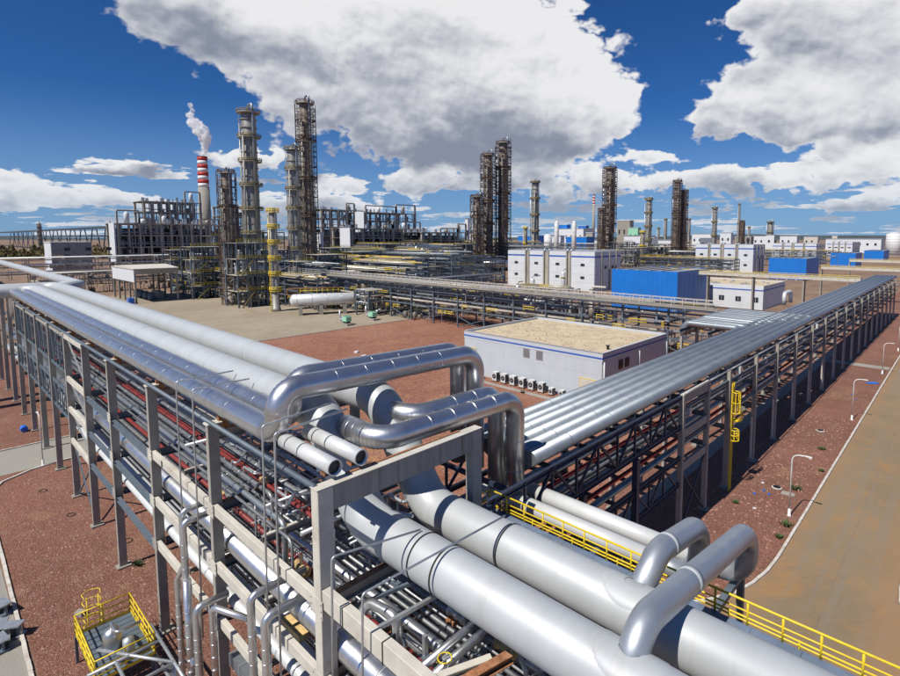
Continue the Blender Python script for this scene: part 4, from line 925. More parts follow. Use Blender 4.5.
switch_house(-157, -111.5, 184, at(621, 247, x=-111.5).y, 16.3, 'nearest white switch house with four bays and blue stripe, left of the big blue hall', 1.0)
hall(-81.7, -61.0, 145, 168, 12.2, 'largest and nearest bright blue hall, in front of the white switch houses')
def corner(px, Z): return at_depth(px, Z)
cx, cy = corner(754, 300); lx = at(694, 300, y=cy).x
switch_house(lx, cx, cy, at(765, 245, x=cx).y, 17.8, 'second white switch house, right of the tall twin brown columns', 1.0)
cx, cy = corner(808, 264); lx = at(767, 300, y=cy).x
hall(lx, cx, cy, at(819, 260, x=cx).y, 11.2, 'second bright blue hall, between the low white building and the right rack')
cx, cy = corner(817, 415); lx = at(770, 300, y=cy).x
switch_house(lx, cx, cy, at(825, 245, x=cx).y, 17.0, 'third white switch house, behind the second blue hall', 1.2)
cx, cy = corner(857, 365); lx = at(828, 300, y=cy).x
hall(lx, cx, cy, at(862, 255, x=cx).y, 10.8, 'third bright blue hall, further up the right rack')
cx, cy = corner(853, 540); lx = at(824, 300, y=cy).x
switch_house(lx, cx, cy, at(860, 245, x=cx).y, 17.0, 'fourth white switch house, smallest, near the right edge', 1.4)
cx, cy = corner(885, 470); lx = at(861, 300, y=cy).x
hall(lx, cx, cy, at(889, 255, x=cx).y, 9.8, 'smallest and furthest bright blue hall at the right edge')
# low white building
cx, cy = corner(766, 158); lx = at(668, 300, y=cy).x
def low_block(x0, x1, y0, y1, H, label, wins=(), roofm='gravelroof'):
    t = empty('low_building', (x0, y0, 0), label, 'building'); dx, dy = x1-x0, y1-y0
    n = max(2, int(dx/5))
    for j in range(n): MB().box(dx*j/n+.01, dx*(j+1)/n-.01, 0, .2, 0, H-1.6).build('wall_panel', M['white'], t)
    m_ = max(2, int(dy/5))
    for j in range(m_): MB().box(dx-.2, dx, max(.205, dy*j/m_+.01), dy*(j+1)/m_-.01, 0, H-1.6).build('wall_panel', M['white'], t)
    MB().box(.21, dx-.21, .21, dy-.05, 0, H-.4).build('wall_core', M['white'], t)
    MB().box(-.05, dx+.05, -.05, dy, H-1.597, H-1.25).build('blue_stripe', M['stripe'], t); MB().box(0, dx, 0, .2, H-1.247, H).build('parapet', M['white'], t); MB().box(dx-.2, dx, .203, dy, H-1.247, H).build('parapet', M['white'], t)
    MB().box(0, dx-.21, dy-.2, dy, H-1.247, H).build('parapet', M['white'], t)
    MB().box(.22, dx-.22, .22, dy-.22, H-.395, H-.25).build('roof', M[roofm], t)
    for (fx, z, w_, h_) in wins:
        f = MB().box(fx-w_, fx+w_, -.08, -.003, z, z+h_).build('window', M['dark'], t); MB().box(fx-.04, fx+.04, -.11, -.083, z+.1, z+h_-.1).build('window_bar', M['white'], f); MB().box(fx-w_+.1, fx+w_-.1, -.10, -.085, z+.08, z+h_-.08).build('pane', M['glass'], f)
    return t
lb = low_block(lx, cx, cy, at(785, 285, x=cx).y, 7.3, 'low white building with small windows between the big blue hall and the right rack', wins=[(dxx, 2.2, .8, 1.5) for dxx in (10.5, 17.5, 22.5, 27.5)])
mb = MB()
for k in range(26): x = rnd.uniform(1, cx-lx-2); y = rnd.uniform(1, 18); mb.box(x, x+.7, y, y+.5, 7.05, 7.6)
tag(mb.build('roof_units', M['galv'], lb), kind='stuff')
# far left building and shelter
p = at(50, 285, z=0)
bx0, by0 = at_depth(50, 300)
t = empty('grey_building', (bx0-22, by0, 0), 'grey block with a lit white end wall behind the left pipe bridge', 'building')
LG = at(92, 250, x=bx0).y-by0
MB().box(0, 22, 0, .3, 0, 18.8).build('end_wall', M['white'], t); MB().box(.3, 22, .31, LG, 0, 18.8).build('long_wall', M['clad_dark'], t); MB().box(-.3, 22.3, -.3, LG+.3, 18.81, 19.2).build('roof_edge', M['white'], t)  # long wall coloured dark to paint in its shaded side
for k in range(4):
    for z in (5, 10, 14): 
        f = MB().box(22.003, 22.12, 6+k*10, 8.6+k*10, z, z+1.8).build('window', M['dark'], t); MB().box(22.125, 22.15, 6.3+k*10, 8.3+k*10, z+.3, z+1.5).build('pane', M['glass'], f)
sx0, sx1, sy0, sy1 = -232, -205, 49.5, 62
t = empty('shelter', (sx0, sy0, 0), 'open steel shelter with a pale roof and white fascia on the concrete yard', 'shelter'); a, b = sx1-sx0, sy1-sy0
for x in (0, a*.25, a*.5, a*.75, a):
    for y in (0, b): MB().box(x-.25, x+.25, y-.25, y+.25, 0, 11).build('post', M['conc'], t)
MB().box(-.4, a+.4, -.4, -.15, 7.0, 11.2).build('fascia', M['white'], t); MB().box(a+.15, a+.4, -.14, b+.4, 9.6, 11.2).build('fascia', M['frame'], t)
mb = MB(); mb.prism([(-.6, 0, 11.25), (a+.6, 0, 11.25), (a+.6, 0, 11.45), (a/2, 0, 12.3), (-.6, 0, 11.45)], (0, -.6, 0), (0, b+.6, 0)); mb.build('roof', M['kerb'], t)
for x in (3, 8, 14, 20): MB().lathe([(1, 0), (1.1, .2), (1.1, 2.2), (.4, 2.8)], (x, b*.5, 0), 14).build('machine', M['steel_dark'], t)
MB().box(9, 17, b*.75, b*.9, 0, 2.5).build('machine', M['frame'], t)
tag(MB().box(-205.5, -203.2, 47, 48.6, .01, 1.9).build('blue_bin', M['bluep']), 'blue bin at the corner of the steel shelter', 'bin')

# ------------------------------------------------------------------ process columns
def column(px, Z, py_top, wpx, label, style='plain', plats=5, py_base=None, cap=True, group='process columns'):
    H = htop(py_top, Z); x, y = at_depth(px, Z, 22+(H-22)*.6); r = wpx/2*Z/FP
    t = empty('process_column', (x, y, 0), label, 'column', group)
    seg = 20
    prof = [(r*1.15, 0), (r*1.15, .03*H), (r, .035*H), (r, .62*H), (r*.93, .64*H), (r*.93, .965*H), (r*.8, .98*H), (r*.45, .995*H), (.1, H)]
    MB().lathe(prof, (0, 0, 0), seg).build('shell', M['bcol' if style == 'scaffold' else 'column'], t)
    MB().tube([(0, 0, H-.2), (0, 0, H+r*.6), (r*1.25, 0, H+r*.6), (r*1.25, 0, H*.3)], r*.16, 8, r*.4).build('overhead_pipe', M['clad_dull'], t)
    MB().tube([(-r*1.05, -r*.75, H*.93), (-r*1.05, -r*.75, H*.12)], r*.10, 8).build('side_pipe', M['galv'], t)
    MB().tube([(r*.7, -r*1.1, H*.88), (r*.7, -r*1.1, H*.2)], r*.13, 8).build('side_pipe', M['column'], t)
    for k in range(plats):
        z = H*(.2+.78*k/max(1, plats-1)) if plats > 1 else H*.9
        pr = r*1.45; sm = M['yellow'] if style == 'yellow' else M['frame']
        MB().lathe([(pr, 0), (pr, .18)], (0, 0, z), 14, smooth=0).build('platform', sm, t)
        mb = MB(); N = 12
        ring_ = [(cos(2*pi*q/N)*pr, sin(2*pi*q/N)*pr) for q in range(N+1)]
        for hh in (.55, 1.1): mb.tube([(a_, b_, z+.18+hh) for a_, b_ in ring_], .05+.0004*Z, 4)
        for a_, b_ in ring_[:-1]: mb.tube([(a_, b_, z+.18), (a_, b_, z+1.3)], .04+.0003*Z, 4)
        mb.build('platform_rail', M['yellow' if style == 'yellow' else ('scaff' if style == 'scaffold' else 'ochre')], t)
    mb = MB(); q0 = r*1.25
    for s_ in (-.3, .3): mb.bar((s_, -q0, 0), (s_, -q0, H*.96), .1)
    for k in range(int(H/1.2)): mb.bar((-.3, -q0, 1+k*1.2), (.3, -q0, 1+k*1.2), .08)
    mb.build('ladder', M['yellow'] if style == 'yellow' else M['frame'], t)
    if style == 'scaffold':
        mb = MB(); R1 = r*1.62; th_ = .09+.00034*Z; N = 12; hs = 0
        pts = [(cos(2*pi*q/N+.2)*R1, sin(2*pi*q/N+.2)*R1) for q in range(N)]; pin = [(cos(2*pi*q/N+.2)*r*1.15, sin(2*pi*q/N+.2)*r*1.15) for q in range(N)]
        for (a_, b_) in pts: mb.bar((a_, b_, 0), (a_, b_, H*rnd.uniform(.95, 1.02)), th_)
        z = 2.0; lvl = 0
        while z < H*.97:
            for q in range(N):
                A_ = pts[q]; B_ = pts[(q+1) % N]
                if rnd.random() < .9: mb.bar((A_[0], A_[1], z), (B_[0], B_[1], z), th_)
                if lvl % 2 == 0: mb.bar((A_[0], A_[1], z), (pin[q][0], pin[q][1], z), th_*.9)
                if rnd.random() < .22: mb.bar((A_[0], A_[1], z), (B_[0], B_[1], z+2.0), th_*.8)
            if lvl % 3 == 0:
                for q in range(N):
                    if rnd.random() < .75: mb.poly([(pts[q][0], pts[q][1], z+.1), (pts[(q+1) % N][0], pts[(q+1) % N][1], z+.1), (pin[(q+1) % N][0], pin[(q+1) % N][1], z+.1), (pin[q][0], pin[q][1], z+.1)])
            z += 2.0; lvl += 1
        tag(mb.build('scaffold', M['scaff'], t), kind='stuff')
    elif style == 'clips':
        mb = MB()
        for k in range(int(H/3)): mb.lathe([(r*1.06, 0), (r*1.06, .25)], (0, 0, 3+k*3), 16, smooth=0)
        tag(mb.build('stiffener_rings', M['column'], t), kind='stuff')
    return t
column(227, 172, 172, 11, 'brown scaffolded column furthest left, right of the striped chimney', 'scaffold', 4)
column(250, 205, 113, 15, 'tall grey column with few platforms, second from the left', 'clips', 7)
column(273, 156, 211, 8, 'short slim column with yellow platforms in front of the tall grey ones', 'yellow', 6)
column(293.5, 186, 149, 11, 'slim grey column beside the tallest brown scaffolded one', 'clips', 7)
column(306.5, 215, 104, 12, 'tallest brown scaffolded column of the left group', 'scaffold', 5)
column(477, 330, 196, 8.5, 'short brown scaffolded column, left of the middle group', 'scaffold', 4)
column(488, 345, 155, 9.5, 'brown scaffolded column with wide top, centre of the middle group', 'scaffold', 5)
column(503, 352, 143, 10, 'tallest brown scaffolded column, right of the middle group', 'scaffold', 5)
column(535, 430, 182, 7, 'slim pale column standing alone behind the nearest switch house', 'clips', 5)
column(525.5, 380, 228, 3.5, 'short column with yellow top beside the slim pale one', 'yellow', 3)
column(609.5, 470, 168, 9, 'brown scaffolded column above the big blue hall, taller of the pair', 'scaffold', 5)
column(601.5, 450, 209, 5, 'small brown scaffolded column in front of the taller one', 'scaffold', 3)
column(648.5, 380, 199, 5.5, 'slim grey column above the big blue hall', 'clips', 5)
column(642.5, 370, 232, 4, 'short column with yellow platforms at the foot of the slim grey one', 'yellow', 3)
column(677, 440, 181, 6, 'left and taller one of the twin brown columns', 'scaffold', 5)
column(683, 445, 191, 6, 'right one of the twin brown columns', 'scaffold', 5)
column(714.5, 500, 208, 4, 'slim grey column behind the second switch house', 'clips', 4)
column(665.5, 1000, 219, 2.6, 'distant grey column left of the twin brown ones', 'clips', 2)
column(658.5, 1000, 228, 2.2, 'distant short grey column beside the slim grey one', 'clips', 2)
column(689, 1000, 219, 2.6, 'distant grey column right of the twin brown ones', 'clips', 2)
column(739, 760, 204, 2.0, 'thin dark flare like column rising above the second switch house', 'plain', 3)
column(741.5, 760, 221, 4.0, 'stout dark column at the foot of the flare', 'scaffold', 3)
column(749, 900, 227, 2.0, 'distant small column right of the flare', 'clips', 2)
column(770, 1100, 222, 5, 'distant grey tower block like column at far right', 'clips', 3)
# distillation side towers with stairs (dark steel frames between the left columns)
def steel_frame(px0, px1, Z, py_top, label, levels=6, dpt=12, yellow=True, bays=3):
    x0, y0 = at_depth(px0, Z); wd = (px1-px0)*Z/FP*1.15; H = htop(py_top, Z)
    t = empty('steel_frame', (x0, y0, 0), label, 'steel frame', 'dark steel equipment frames')
    for i in range(bays+1):
        for j in (0, 1): MB().box(-j*dpt-.2, -j*dpt+.2, wd*i/bays-.2, wd*i/bays+.2, 0, H).build('post', M['steel_dark'], t)
    for k in range(1, levels+1):
        z = H*k/levels
        for j in (0, 1): MB().box(-j*dpt-.15, -j*dpt+.15, .205, wd-.205, z-.5, z-.1).build('beam', M['steel_dark'], t)
        MB().box(-dpt+.2, -.2, .1, wd-.1, z-.09, z).build('floor_grating', M['frame'], t)
        if yellow:
            mb = MB()
            for h in (.6, 1.2): mb.bar((.25, 0, z+h), (.25, wd, z+h), .14)
            for q in range(10): mb.bar((.25, wd*q/9, z), (.25, wd*q/9, z+1.2), .1)
            mb.build('railing', M['yellow'], t)
        mb = MB()
        for q in range(26):
            yy = rnd.uniform(0, wd); xx = -rnd.uniform(0, dpt); zz = z-H/levels
            if q % 3: mb.bar((xx, yy, zz), (xx, yy, z), rnd.uniform(.12, .4))
            else: mb.bar((xx, yy, zz+rnd.uniform(.5, H/levels)), (xx+rnd.uniform(-4, 4), yy+rnd.uniform(-4, 4), zz+rnd.uniform(.5, H/levels)), rnd.uniform(.12, .35))
        tag(mb.build('small_piping', M[rnd.choice(['clad_dark', 'steel_dark', 'galv', 'scaff'])], t), kind='stuff')
        for q in range(3 if k < levels else 0):
            rr = rnd.uniform(.5, 1.0); MB().lathe([(rr*.9, 0), (rr, .2), (rr, 2.6), (rr*.9, 2.9)], (-dpt*rnd.uniform(.2, .7), wd*(q+.5)/3, z), 10).build('vessel', M[rnd.choice(['clad', 'galv', 'column'])], t)
    for k in range(levels-1):
        a_ = (.5, wd*.1, H*k/levels); b_ = (.5, wd*.55, H*(k+1)/levels)
        if k % 2: a_, b_ = (.5, wd*.55, H*k/levels), (.5, wd*.1, H*(k+1)/levels)
        MB().bar(a_, b_, .25, .35).build('stair', M['ochre'], t)
    return t
steel_frame(236, 262, 162, 243, 'dark steel frame with yellow stairs between the left columns', 4, 9)
steel_frame(190, 218, 185, 247, 'dark steel frame with yellow stairs left of the first brown column', 4, 10)
steel_frame(264, 290, 190, 250, 'dark steel frame behind the short yellow platform column', 4, 10)
steel_frame(318, 346, 195, 255, 'dark steel frame right of the tallest brown column', 3, 10)
steel_frame(466, 478, 300, 244, 'dark steel frame with yellow stairs left of the middle columns', 3, 10)
steel_frame(634, 668, 330, 248, 'yellow railed steel frame just above the big blue hall', 3, 10)
steel_frame(430, 450, 250, 252, 'dark steel frame with yellow rails behind the walkway', 3, 10)
steel_frame(352, 378, 215, 252, 'dark steel frame centre left, behind the pipe bridge', 4, 10)
steel_frame(392, 418, 245, 256, 'dark steel frame below the low open plant frame', 3, 10)
steel_frame(170, 188, 215, 250, 'dark steel frame furthest left beside the shelter', 4, 10)
steel_frame(296, 312, 175, 262, 'dark steel frame at the end of the white horizontal tank', 3, 8)
steel_frame(382, 402, 300, 244, 'dark steel frame behind the pipe bridge, left of the small pale roofed block', 4, 12)
steel_frame(412, 430, 330, 242, 'dark steel frame between the pale roofed block and the middle columns', 4, 12)
steel_frame(446, 466, 280, 250, 'dark steel frame in front of the long low plant frame', 3, 12)
steel_frame(330, 350, 250, 248, 'dark steel frame right of the tallest brown column, further back', 4, 12)
steel_frame(624, 640, 420, 242, 'dark steel frame behind the big blue hall, left one', 3, 14)
steel_frame(664, 690, 360, 247, 'dark steel frame at the foot of the twin brown columns', 3, 14)
steel_frame(212, 232, 260, 236, 'tall dark steel frame behind the first brown column', 5, 14)
steel_frame(262, 282, 250, 232, 'tall dark steel frame behind the short yellow platform column', 5, 14)
steel_frame(540, 556, 200, 296, 'yellow railed low frame before the nearest switch house', 2, 5)

# multi storey concrete plant frames
def plant_frame(px0, px1, Z, py_top, label, storeys, endpx=None, bays=8, white=True, setback=0, zbase=0):
    x0, y0 = at_depth(px0, Z); far = at(px1, 300, x=x0); H = htop(py_top, Z); wd = far.y-y0; dpt = 26
    t = empty('plant_frame', (x0, y0, 0), label, 'plant structure', 'open multi storey plant frames')
    cw = .0034*Z; top_open = setback
    for i in range(bays+1):
        for j in (0, 1): MB().box(-j*dpt-cw/2, -j*dpt+cw/2, wd*i/bays-cw/2, wd*i/bays+cw/2, zbase, H).build('post', M['frame'], t)
    mbm = None
    for k in range(1, storeys+1):
        z = zbase+(H-zbase)*k/storeys
        for j in (0, 1): MB().box(-j*dpt-cw*.4, -j*dpt+cw*.4, -cw, wd+cw, z-.9, z-.2).build('beam', M['frame'], t)
        MB().box(-dpt+cw*.45, -cw*.45, -cw*.9, wd+cw*.9, z-.19, z).build('floor_slab', M['conc'], t)
        if k < storeys or True:
            for i in range(bays if k < storeys else 0):
                if rnd.random() < .75:
                    rr = rnd.uniform(1, 2.2); hh = min((H-zbase)/storeys*.75, rnd.uniform(2, 5))
                    MB().lathe([(rr*.95, 0), (rr, .3), (rr, hh*.9), (rr*.9, hh)], (-dpt*rnd.uniform(.1, .4), wd*(i+.5)/bays, z), 10).build('equipment', M[rnd.choice(['clad_dark', 'column', 'galv', 'steel_dark', 'conc'])], t)
    mb = MB()
    for k in range(storeys):
        z = zbase+(H-zbase)*k/storeys; z2 = zbase+(H-zbase)*(k+1)/storeys
        for i in range(bays):
            if rnd.random() < .12: mb.bar((.2, wd*i/bays, z), (.2, wd*(i+1)/bays, z2-.5), .35)
            for q in range(3):
                yy = wd*(i+rnd.random())/bays; mb.bar((-1, yy, z), (-1, yy, z2), rnd.uniform(.3, .9))
            yy = wd*i/bays; mb.bar((-.8, yy, z+rnd.uniform(1, 4)), (-.8, yy+wd/bays, z+rnd.uniform(1, 4)), .4)
            if rnd.random() < .5: mb.bar((cw, wd*(i+.5)/bays, z), (cw, wd*(i+.5)/bays, z2), .3)
        mb.bar((cw, 0, z+1.2+rnd.random()), (cw, wd*rnd.uniform(.5, 1), z+1.2), .5)
    tag(mb.build('frame_piping', M['clad_dark'], t), kind='stuff')
    if white:
        MB().box(-dpt*.5, cw/2, -cw-.9, -cw-.1, 0, H).build('end_wall', M['white'], t)
    MB().box(-dpt-.2, -dpt-.6, 0, wd, 0, H*(.62 if storeys > 4 else .9)).build('interior_shade_sheet', M['steel_dark'], t)  # dark sheet puts the open frame's interior shade into colour
    mb = MB()
    for i in range(bays*2): x_ = -rnd.uniform(2, dpt-2); y_ = rnd.uniform(0, wd); h = rnd.uniform(1.5, 4); mb.box(x_, x_+rnd.uniform(.4, 2), y_, y_+rnd.uniform(.4, 2.5), H, H+h)
    tag(mb.build('roof_plant', M['galv'], t), kind='stuff')
    i = 0
    while i < bays-1:
        n_ = rnd.choice([1, 2, 3]); hh = (H-zbase)/storeys*rnd.choice([.4, .7, 1.0])
        if rnd.random() < .55:
            y1, y2 = wd*i/bays, wd*min(bays, i+n_)/bays
            for yy in (y1, y2): MB().box(-cw*.4, cw*.4, yy-cw*.4, yy+cw*.4, H, H+hh).build('roof_post', M['frame'], t)
            MB().box(-cw*.4, cw*.4, y1, y2, H+hh, H+hh+.9).build('roof_beam', M['frame'], t)
            MB().lathe([(1.6, 0), (1.6, hh*.8), (.6, hh)], (-4, (y1+y2)/2, H), 10).build('roof_tank', M[rnd.choice(['white', 'conc', 'column'])], t)
        i += n_
    return t
plant_frame(118, 222, 350, 223, 'lower and nearer open plant frame with white end wall, at the left', 4, bays=10)
plant_frame(146, 205, 430, 201, 'higher open plant frame left of the striped chimney', 6, bays=7, white=False)
plant_frame(322, 364, 470, 209, 'open plant frame right of the tallest brown column', 6, bays=5, white=False)
plant_frame(352, 421, 400, 228, 'lower open plant frame with white end wall, centre left', 4, bays=7)
plant_frame(366, 416, 480, 212, 'higher open plant frame behind the lower one at centre left', 6, bays=5)
plant_frame(422, 474, 420, 232, 'long low open plant frame left of the middle columns', 4, bays=6, white=False)
plant_frame(228, 262, 420, 206, 'open plant frame between the first brown column and the tall grey one', 6, bays=4, white=False)

# chimneys
def chimney(px, Z, pt, wb, wt, label, bands, py_band):
    H = htop(pt, Z); x, y = at_depth(px, Z, H*.8); rb = wb/2*Z/FP; rt_ = wt/2*Z/FP; hb = htop(py_band, Z)
    t = empty('chimney', (x, y, 0), label, 'chimney', 'striped chimneys'); rr = lambda h: rb+(rt_-rb)*h/H
    MB().lathe([(rr(0), 0), (rr(hb), hb)], (0, 0, 0), 24).build('shaft', M['conc'], t)
    for k in range(bands):
        a_ = hb+(H-hb)*k/bands; b_ = hb+(H-hb)*(k+1)/bands
        MB().lathe([(rr(a_), a_), (rr(b_), b_)], (0, 0, 0), 24).build('painted_band', M['redw' if (bands-1-k) % 2 == 0 else 'chimw'], t)
    MB().lathe([(rr(H)*1.05, H), (rr(H)*1.05, H+.6)], (0, 0, 0), 24).build('rim', M['dark'], t)
    return x, y, H
CHX, CHY, CHH = chimney(203.2, 700, 158.5, 12.5, 9, 'tall chimney with red and white bands and white smoke', 8, 188)
C2X, C2Y, C2H = chimney(593.8, 1500, 195, 3.4, 2.2, 'distant thin striped chimney left of the brown pair', 8, 206)
# smoke: small real volumes
def smoke(pts, label, dens, name='smoke'):
    bm = bmesh.new()
    for (x, y, z, r) in pts:
        mt_ = Matrix.Translation((x, y, z)) @ Matrix.Rotation(rnd.random()*3, 4, 'X') @ Matrix.Diagonal((r, r, r, 1))
        res = bmesh.ops.create_icosphere(bm, subdivisions=3, radius=1, matrix=mt_)
    me = bpy.data.meshes.new(name); bm.to_mesh(me); bm.free(); o = bpy.data.objects.new(name, me); COL.objects.link(o)
    md = o.modifiers.new('r', 'REMESH'); md.mode = 'VOXEL'; md.voxel_size = max(.8, min(p_[3] for p_ in pts)*.35)
    tx = bpy.data.textures.new(name, 'CLOUDS'); tx.noise_scale = max(p_[3] for p_ in pts)*.7; tx.noise_depth = 3
    dm = o.modifiers.new('d', 'DISPLACE'); dm.texture = tx; dm.strength = max(p_[3] for p_ in pts)*.9; dm.mid_level = .5
    vm = bpy.data.materials.new('smoke_volume'); vm.use_nodes = True; t = NT(vm.node_tree); vm.node_tree.nodes.clear()
    pv = t.n('ShaderNodeVolumePrincipled'); pv.inputs['Color'].default_value = (1, 1, 1, 1); pv.inputs['Anisotropy'].default_value = .1
    tc = t.n('ShaderNodeTexCoord'); nz = t.noise(tc.outputs['Object'], 1.6/max(p_[3] for p_ in pts), 4, .6)
    t.l(t.math('MULTIPLY', t.ss(nz, .34, .66), dens), pv.inputs['Density'])
    oo = t.n('ShaderNodeOutputMaterial'); t.l(pv.outputs[0], oo.inputs['Volume']); me.materials.append(vm)
    tag(o, label, 'smoke', kind='stuff'); return o
def spx(px, py, Z): x, y = at_depth(px, Z, htop(py, Z)); return x, y, htop(py, Z)
def plume(pts, Z):
    out = []
    for (px, py, r) in pts: x, y, z = spx(px, py, Z); out.append((x, y, z, r*1.15*Z/FP))
    return out
smoke(plume([(204, 155, 2.8), (204.5, 150, 3.3), (204.5, 145, 4.2), (205, 140, 5.5), (203, 136, 6), (199.5, 132, 6), (197, 128, 5.6), (193, 125, 4.6), (190.5, 119, 3.0), (191, 113, 2.4), (191, 109, 2)], 700), 'white smoke plume rising from the striped chimney', .45)
smoke(plume([(593.5, 192, 1.6), (592, 189, 2.2), (589.5, 187, 2.8), (586, 185, 3.2), (582, 184, 3.2)], 1500), 'white smoke trailing left from the distant chimney', .10)

# ------------------------------------------------------------------ process area racks, yellow-railed decks, equipment
def far_rack(x0, x1, y0, y1, H, label, levels=3, step=9, along='x', npipe=6, rails=True, mt='steel_dark', parent=None, pipes='mix'):
    t = empty('process_rack', (x0, y0, 0), label, 'pipe rack', 'racks in the process area'); L = (x1-x0) if along == 'x' else (y1-y0); Wd = (y1-y0) if along == 'x' else (x1-x0)
    n = max(1, int(L/step))
    def P(u, v, z): return (u, v, z) if along == 'x' else (v, u, z)
    def bx(u0, u1, v0, v1, z0, z1): return MB().box(u0, u1, v0, v1, z0, z1) if along == 'x' else MB().box(v0, v1, u0, u1, z0, z1)
    for i in range(n+1):
        for v in (0, Wd): bx(L*i/n-.16, L*i/n+.16, v-.16, v+.16, 0, H).build('post', M[mt], t)
        for k in range(levels):
            z = H*(1-k/levels*.72); bx(L*i/n-.1, L*i/n+.1, .165, Wd-.165, z-.4, z-.02).build('cross_beam', M[mt], t)
    levels = levels
    for k in range(levels):
        z = H*(1-k/levels*.72)
        for v in (0, Wd): bx(.17, L-.17, v-.1, v+.1, z-.9, z-.6).build('edge_beam', M[mt], t)
        for q in range(npipe):
            v = Wd*(q+.6)/(npipe+.2); r = rnd.choice([.12, .18, .25, .32])
            if pipes == 'mix': pm = rnd.choice(['clad_dull', 'clad_dark', 'galv', 'clad_dark', 'bcol', 'frame', 'clad_dark', 'tan' if rnd.random() < .15 else 'frame'])
            else: pm = pipes
            MB().tube([P(-.5, v, z+r), P(L*rnd.uniform(.75, 1)+.5, v, z+r)], r, 8).build('pipe', M[pm], t)
    mb = MB()
    for q in range(int(L*1.8)):
        u = rnd.uniform(0, L); v = rnd.uniform(-.5, Wd+.5); z0_ = H*rnd.choice([0, .28, .28, .64, .64]); a__ = rnd.random()
        if a__ < .5: mb.bar(P(u, v, z0_), P(u, v, z0_+H*rnd.uniform(.2, .38)), rnd.uniform(.12, .3))
        elif a__ < .75: mb.bar(P(u, -.3, z0_+rnd.uniform(.5, 2)), P(u, Wd+.3, z0_+rnd.uniform(.5, 2)), rnd.uniform(.15, .4))
        else: mb.bar(P(u, v, z0_+1), P(min(L, u+rnd.uniform(2, 7)), v, z0_+1), rnd.uniform(.12, .35))
    tag(mb.build('small_piping', M[rnd.choice(['clad_dark', 'steel_dark', 'galv', 'frame'])], t), kind='stuff')
    mb = MB()
    for q in range(int(L*.5)):
        u = rnd.uniform(0, L); v = rnd.uniform(0, Wd); z0_ = H*rnd.choice([0, 0, .28, .64]); s_ = rnd.uniform(.3, 1.0); h_ = rnd.uniform(.8, 2.4)
        c = P(u, v, z0_); mb.lathe([(s_, 0), (s_, h_), (s_*.5, h_+.3)], c, 7)
    tag(mb.build('small_vessels', M[rnd.choice(['clad_dark', 'column', 'bcol', 'steel_dark'])], t), kind='stuff')
    mb = MB()
    for q in range(int(L*.25)):
        u = rnd.uniform(0, L); z0_ = H*rnd.choice([.28, .64, 1, .5]); l_ = rnd.uniform(1, 4); mb.bar(P(u, -.6, z0_+1), P(min(L, u+l_), -.6, z0_+1), .12); mb.bar(P(u, -.6, z0_+.5), P(min(L, u+l_), -.6, z0_+.5), .1); mb.bar(P(u, -.6, z0_), P(u, -.6, z0_+1.1), .1)
    tag(mb.build('short_rails', M['yellow'], t), kind='stuff')
    for i in range(0, n, 3):
        MB().bar(P(L*i/n, 0, 0), P(L*(i+1)/n, 0, H*.28), .15).build('brace', M[mt], t); MB().bar(P(L*(i+1)/n, 0, 0), P(L*i/n, 0, H*.28), .15).build('brace', M[mt], t)
    if rails:
        mb = MB(); th_ = .07
        for h in (.6, 1.15): mb.bar(P(0, -.5, H+h), P(L, -.5, H+h), th_)
        k = 0
        while k*1.8 < L: mb.bar(P(k*1.8, -.5, H), P(k*1.8, -.5, H+1.15), th_); k += 1
        mb.build('railing', M['yellow'] if rails == 'y' else M['galv'], t)
        bx(0, L, -.9, -.1, H-.12, H).build('deck', M['galv'] if rails != 'y' else M['frame'], t)
    return t
# the long pipe bridge with a pale walkway
t = far_rack(-225, -30, 89, 95.5, 9.6, 'long pipe bridge with a pale railed walkway crossing behind the warehouse', 3, 8.5, 'x', 6, 'g')
for k in range(36): MB().box(.05+k*5.4, 5.35+k*5.4, -1.4, -.2, 10.32, 10.42).build('walk_panel', M['conc'], t)
mb = MB()
for z in (11.0, 11.55): mb.bar((0, -1.4, z), (195, -1.4, z), .08); mb.bar((0, -.2, z), (195, -.2, z), .08)
for k in range(100): mb.bar((k*1.95, -1.4, 10.3), (k*1.95, -1.4, 11.55), .09); mb.bar((k*1.95, -.2, 10.3), (k*1.95, -.2, 11.55), .09)
tag(mb.build('walk_railing', M['kerb'], t), kind='stuff')
MB().box(0, 195, -1.42, -1.3, 9.9, 10.31).build('walk_stringer', M['conc'], t)
far_rack(-308, -302, -40, 330, 12.6, 'far left pipe bridge crossing in front of the grey block', 3, 12, 'y', 4, False, 'frame', pipes='white_pipe')
far_rack(-262, -256, 30, 110, 8, 'low brown rack left of the steel shelter', 2, 8, 'y', 4, False, 'frame')
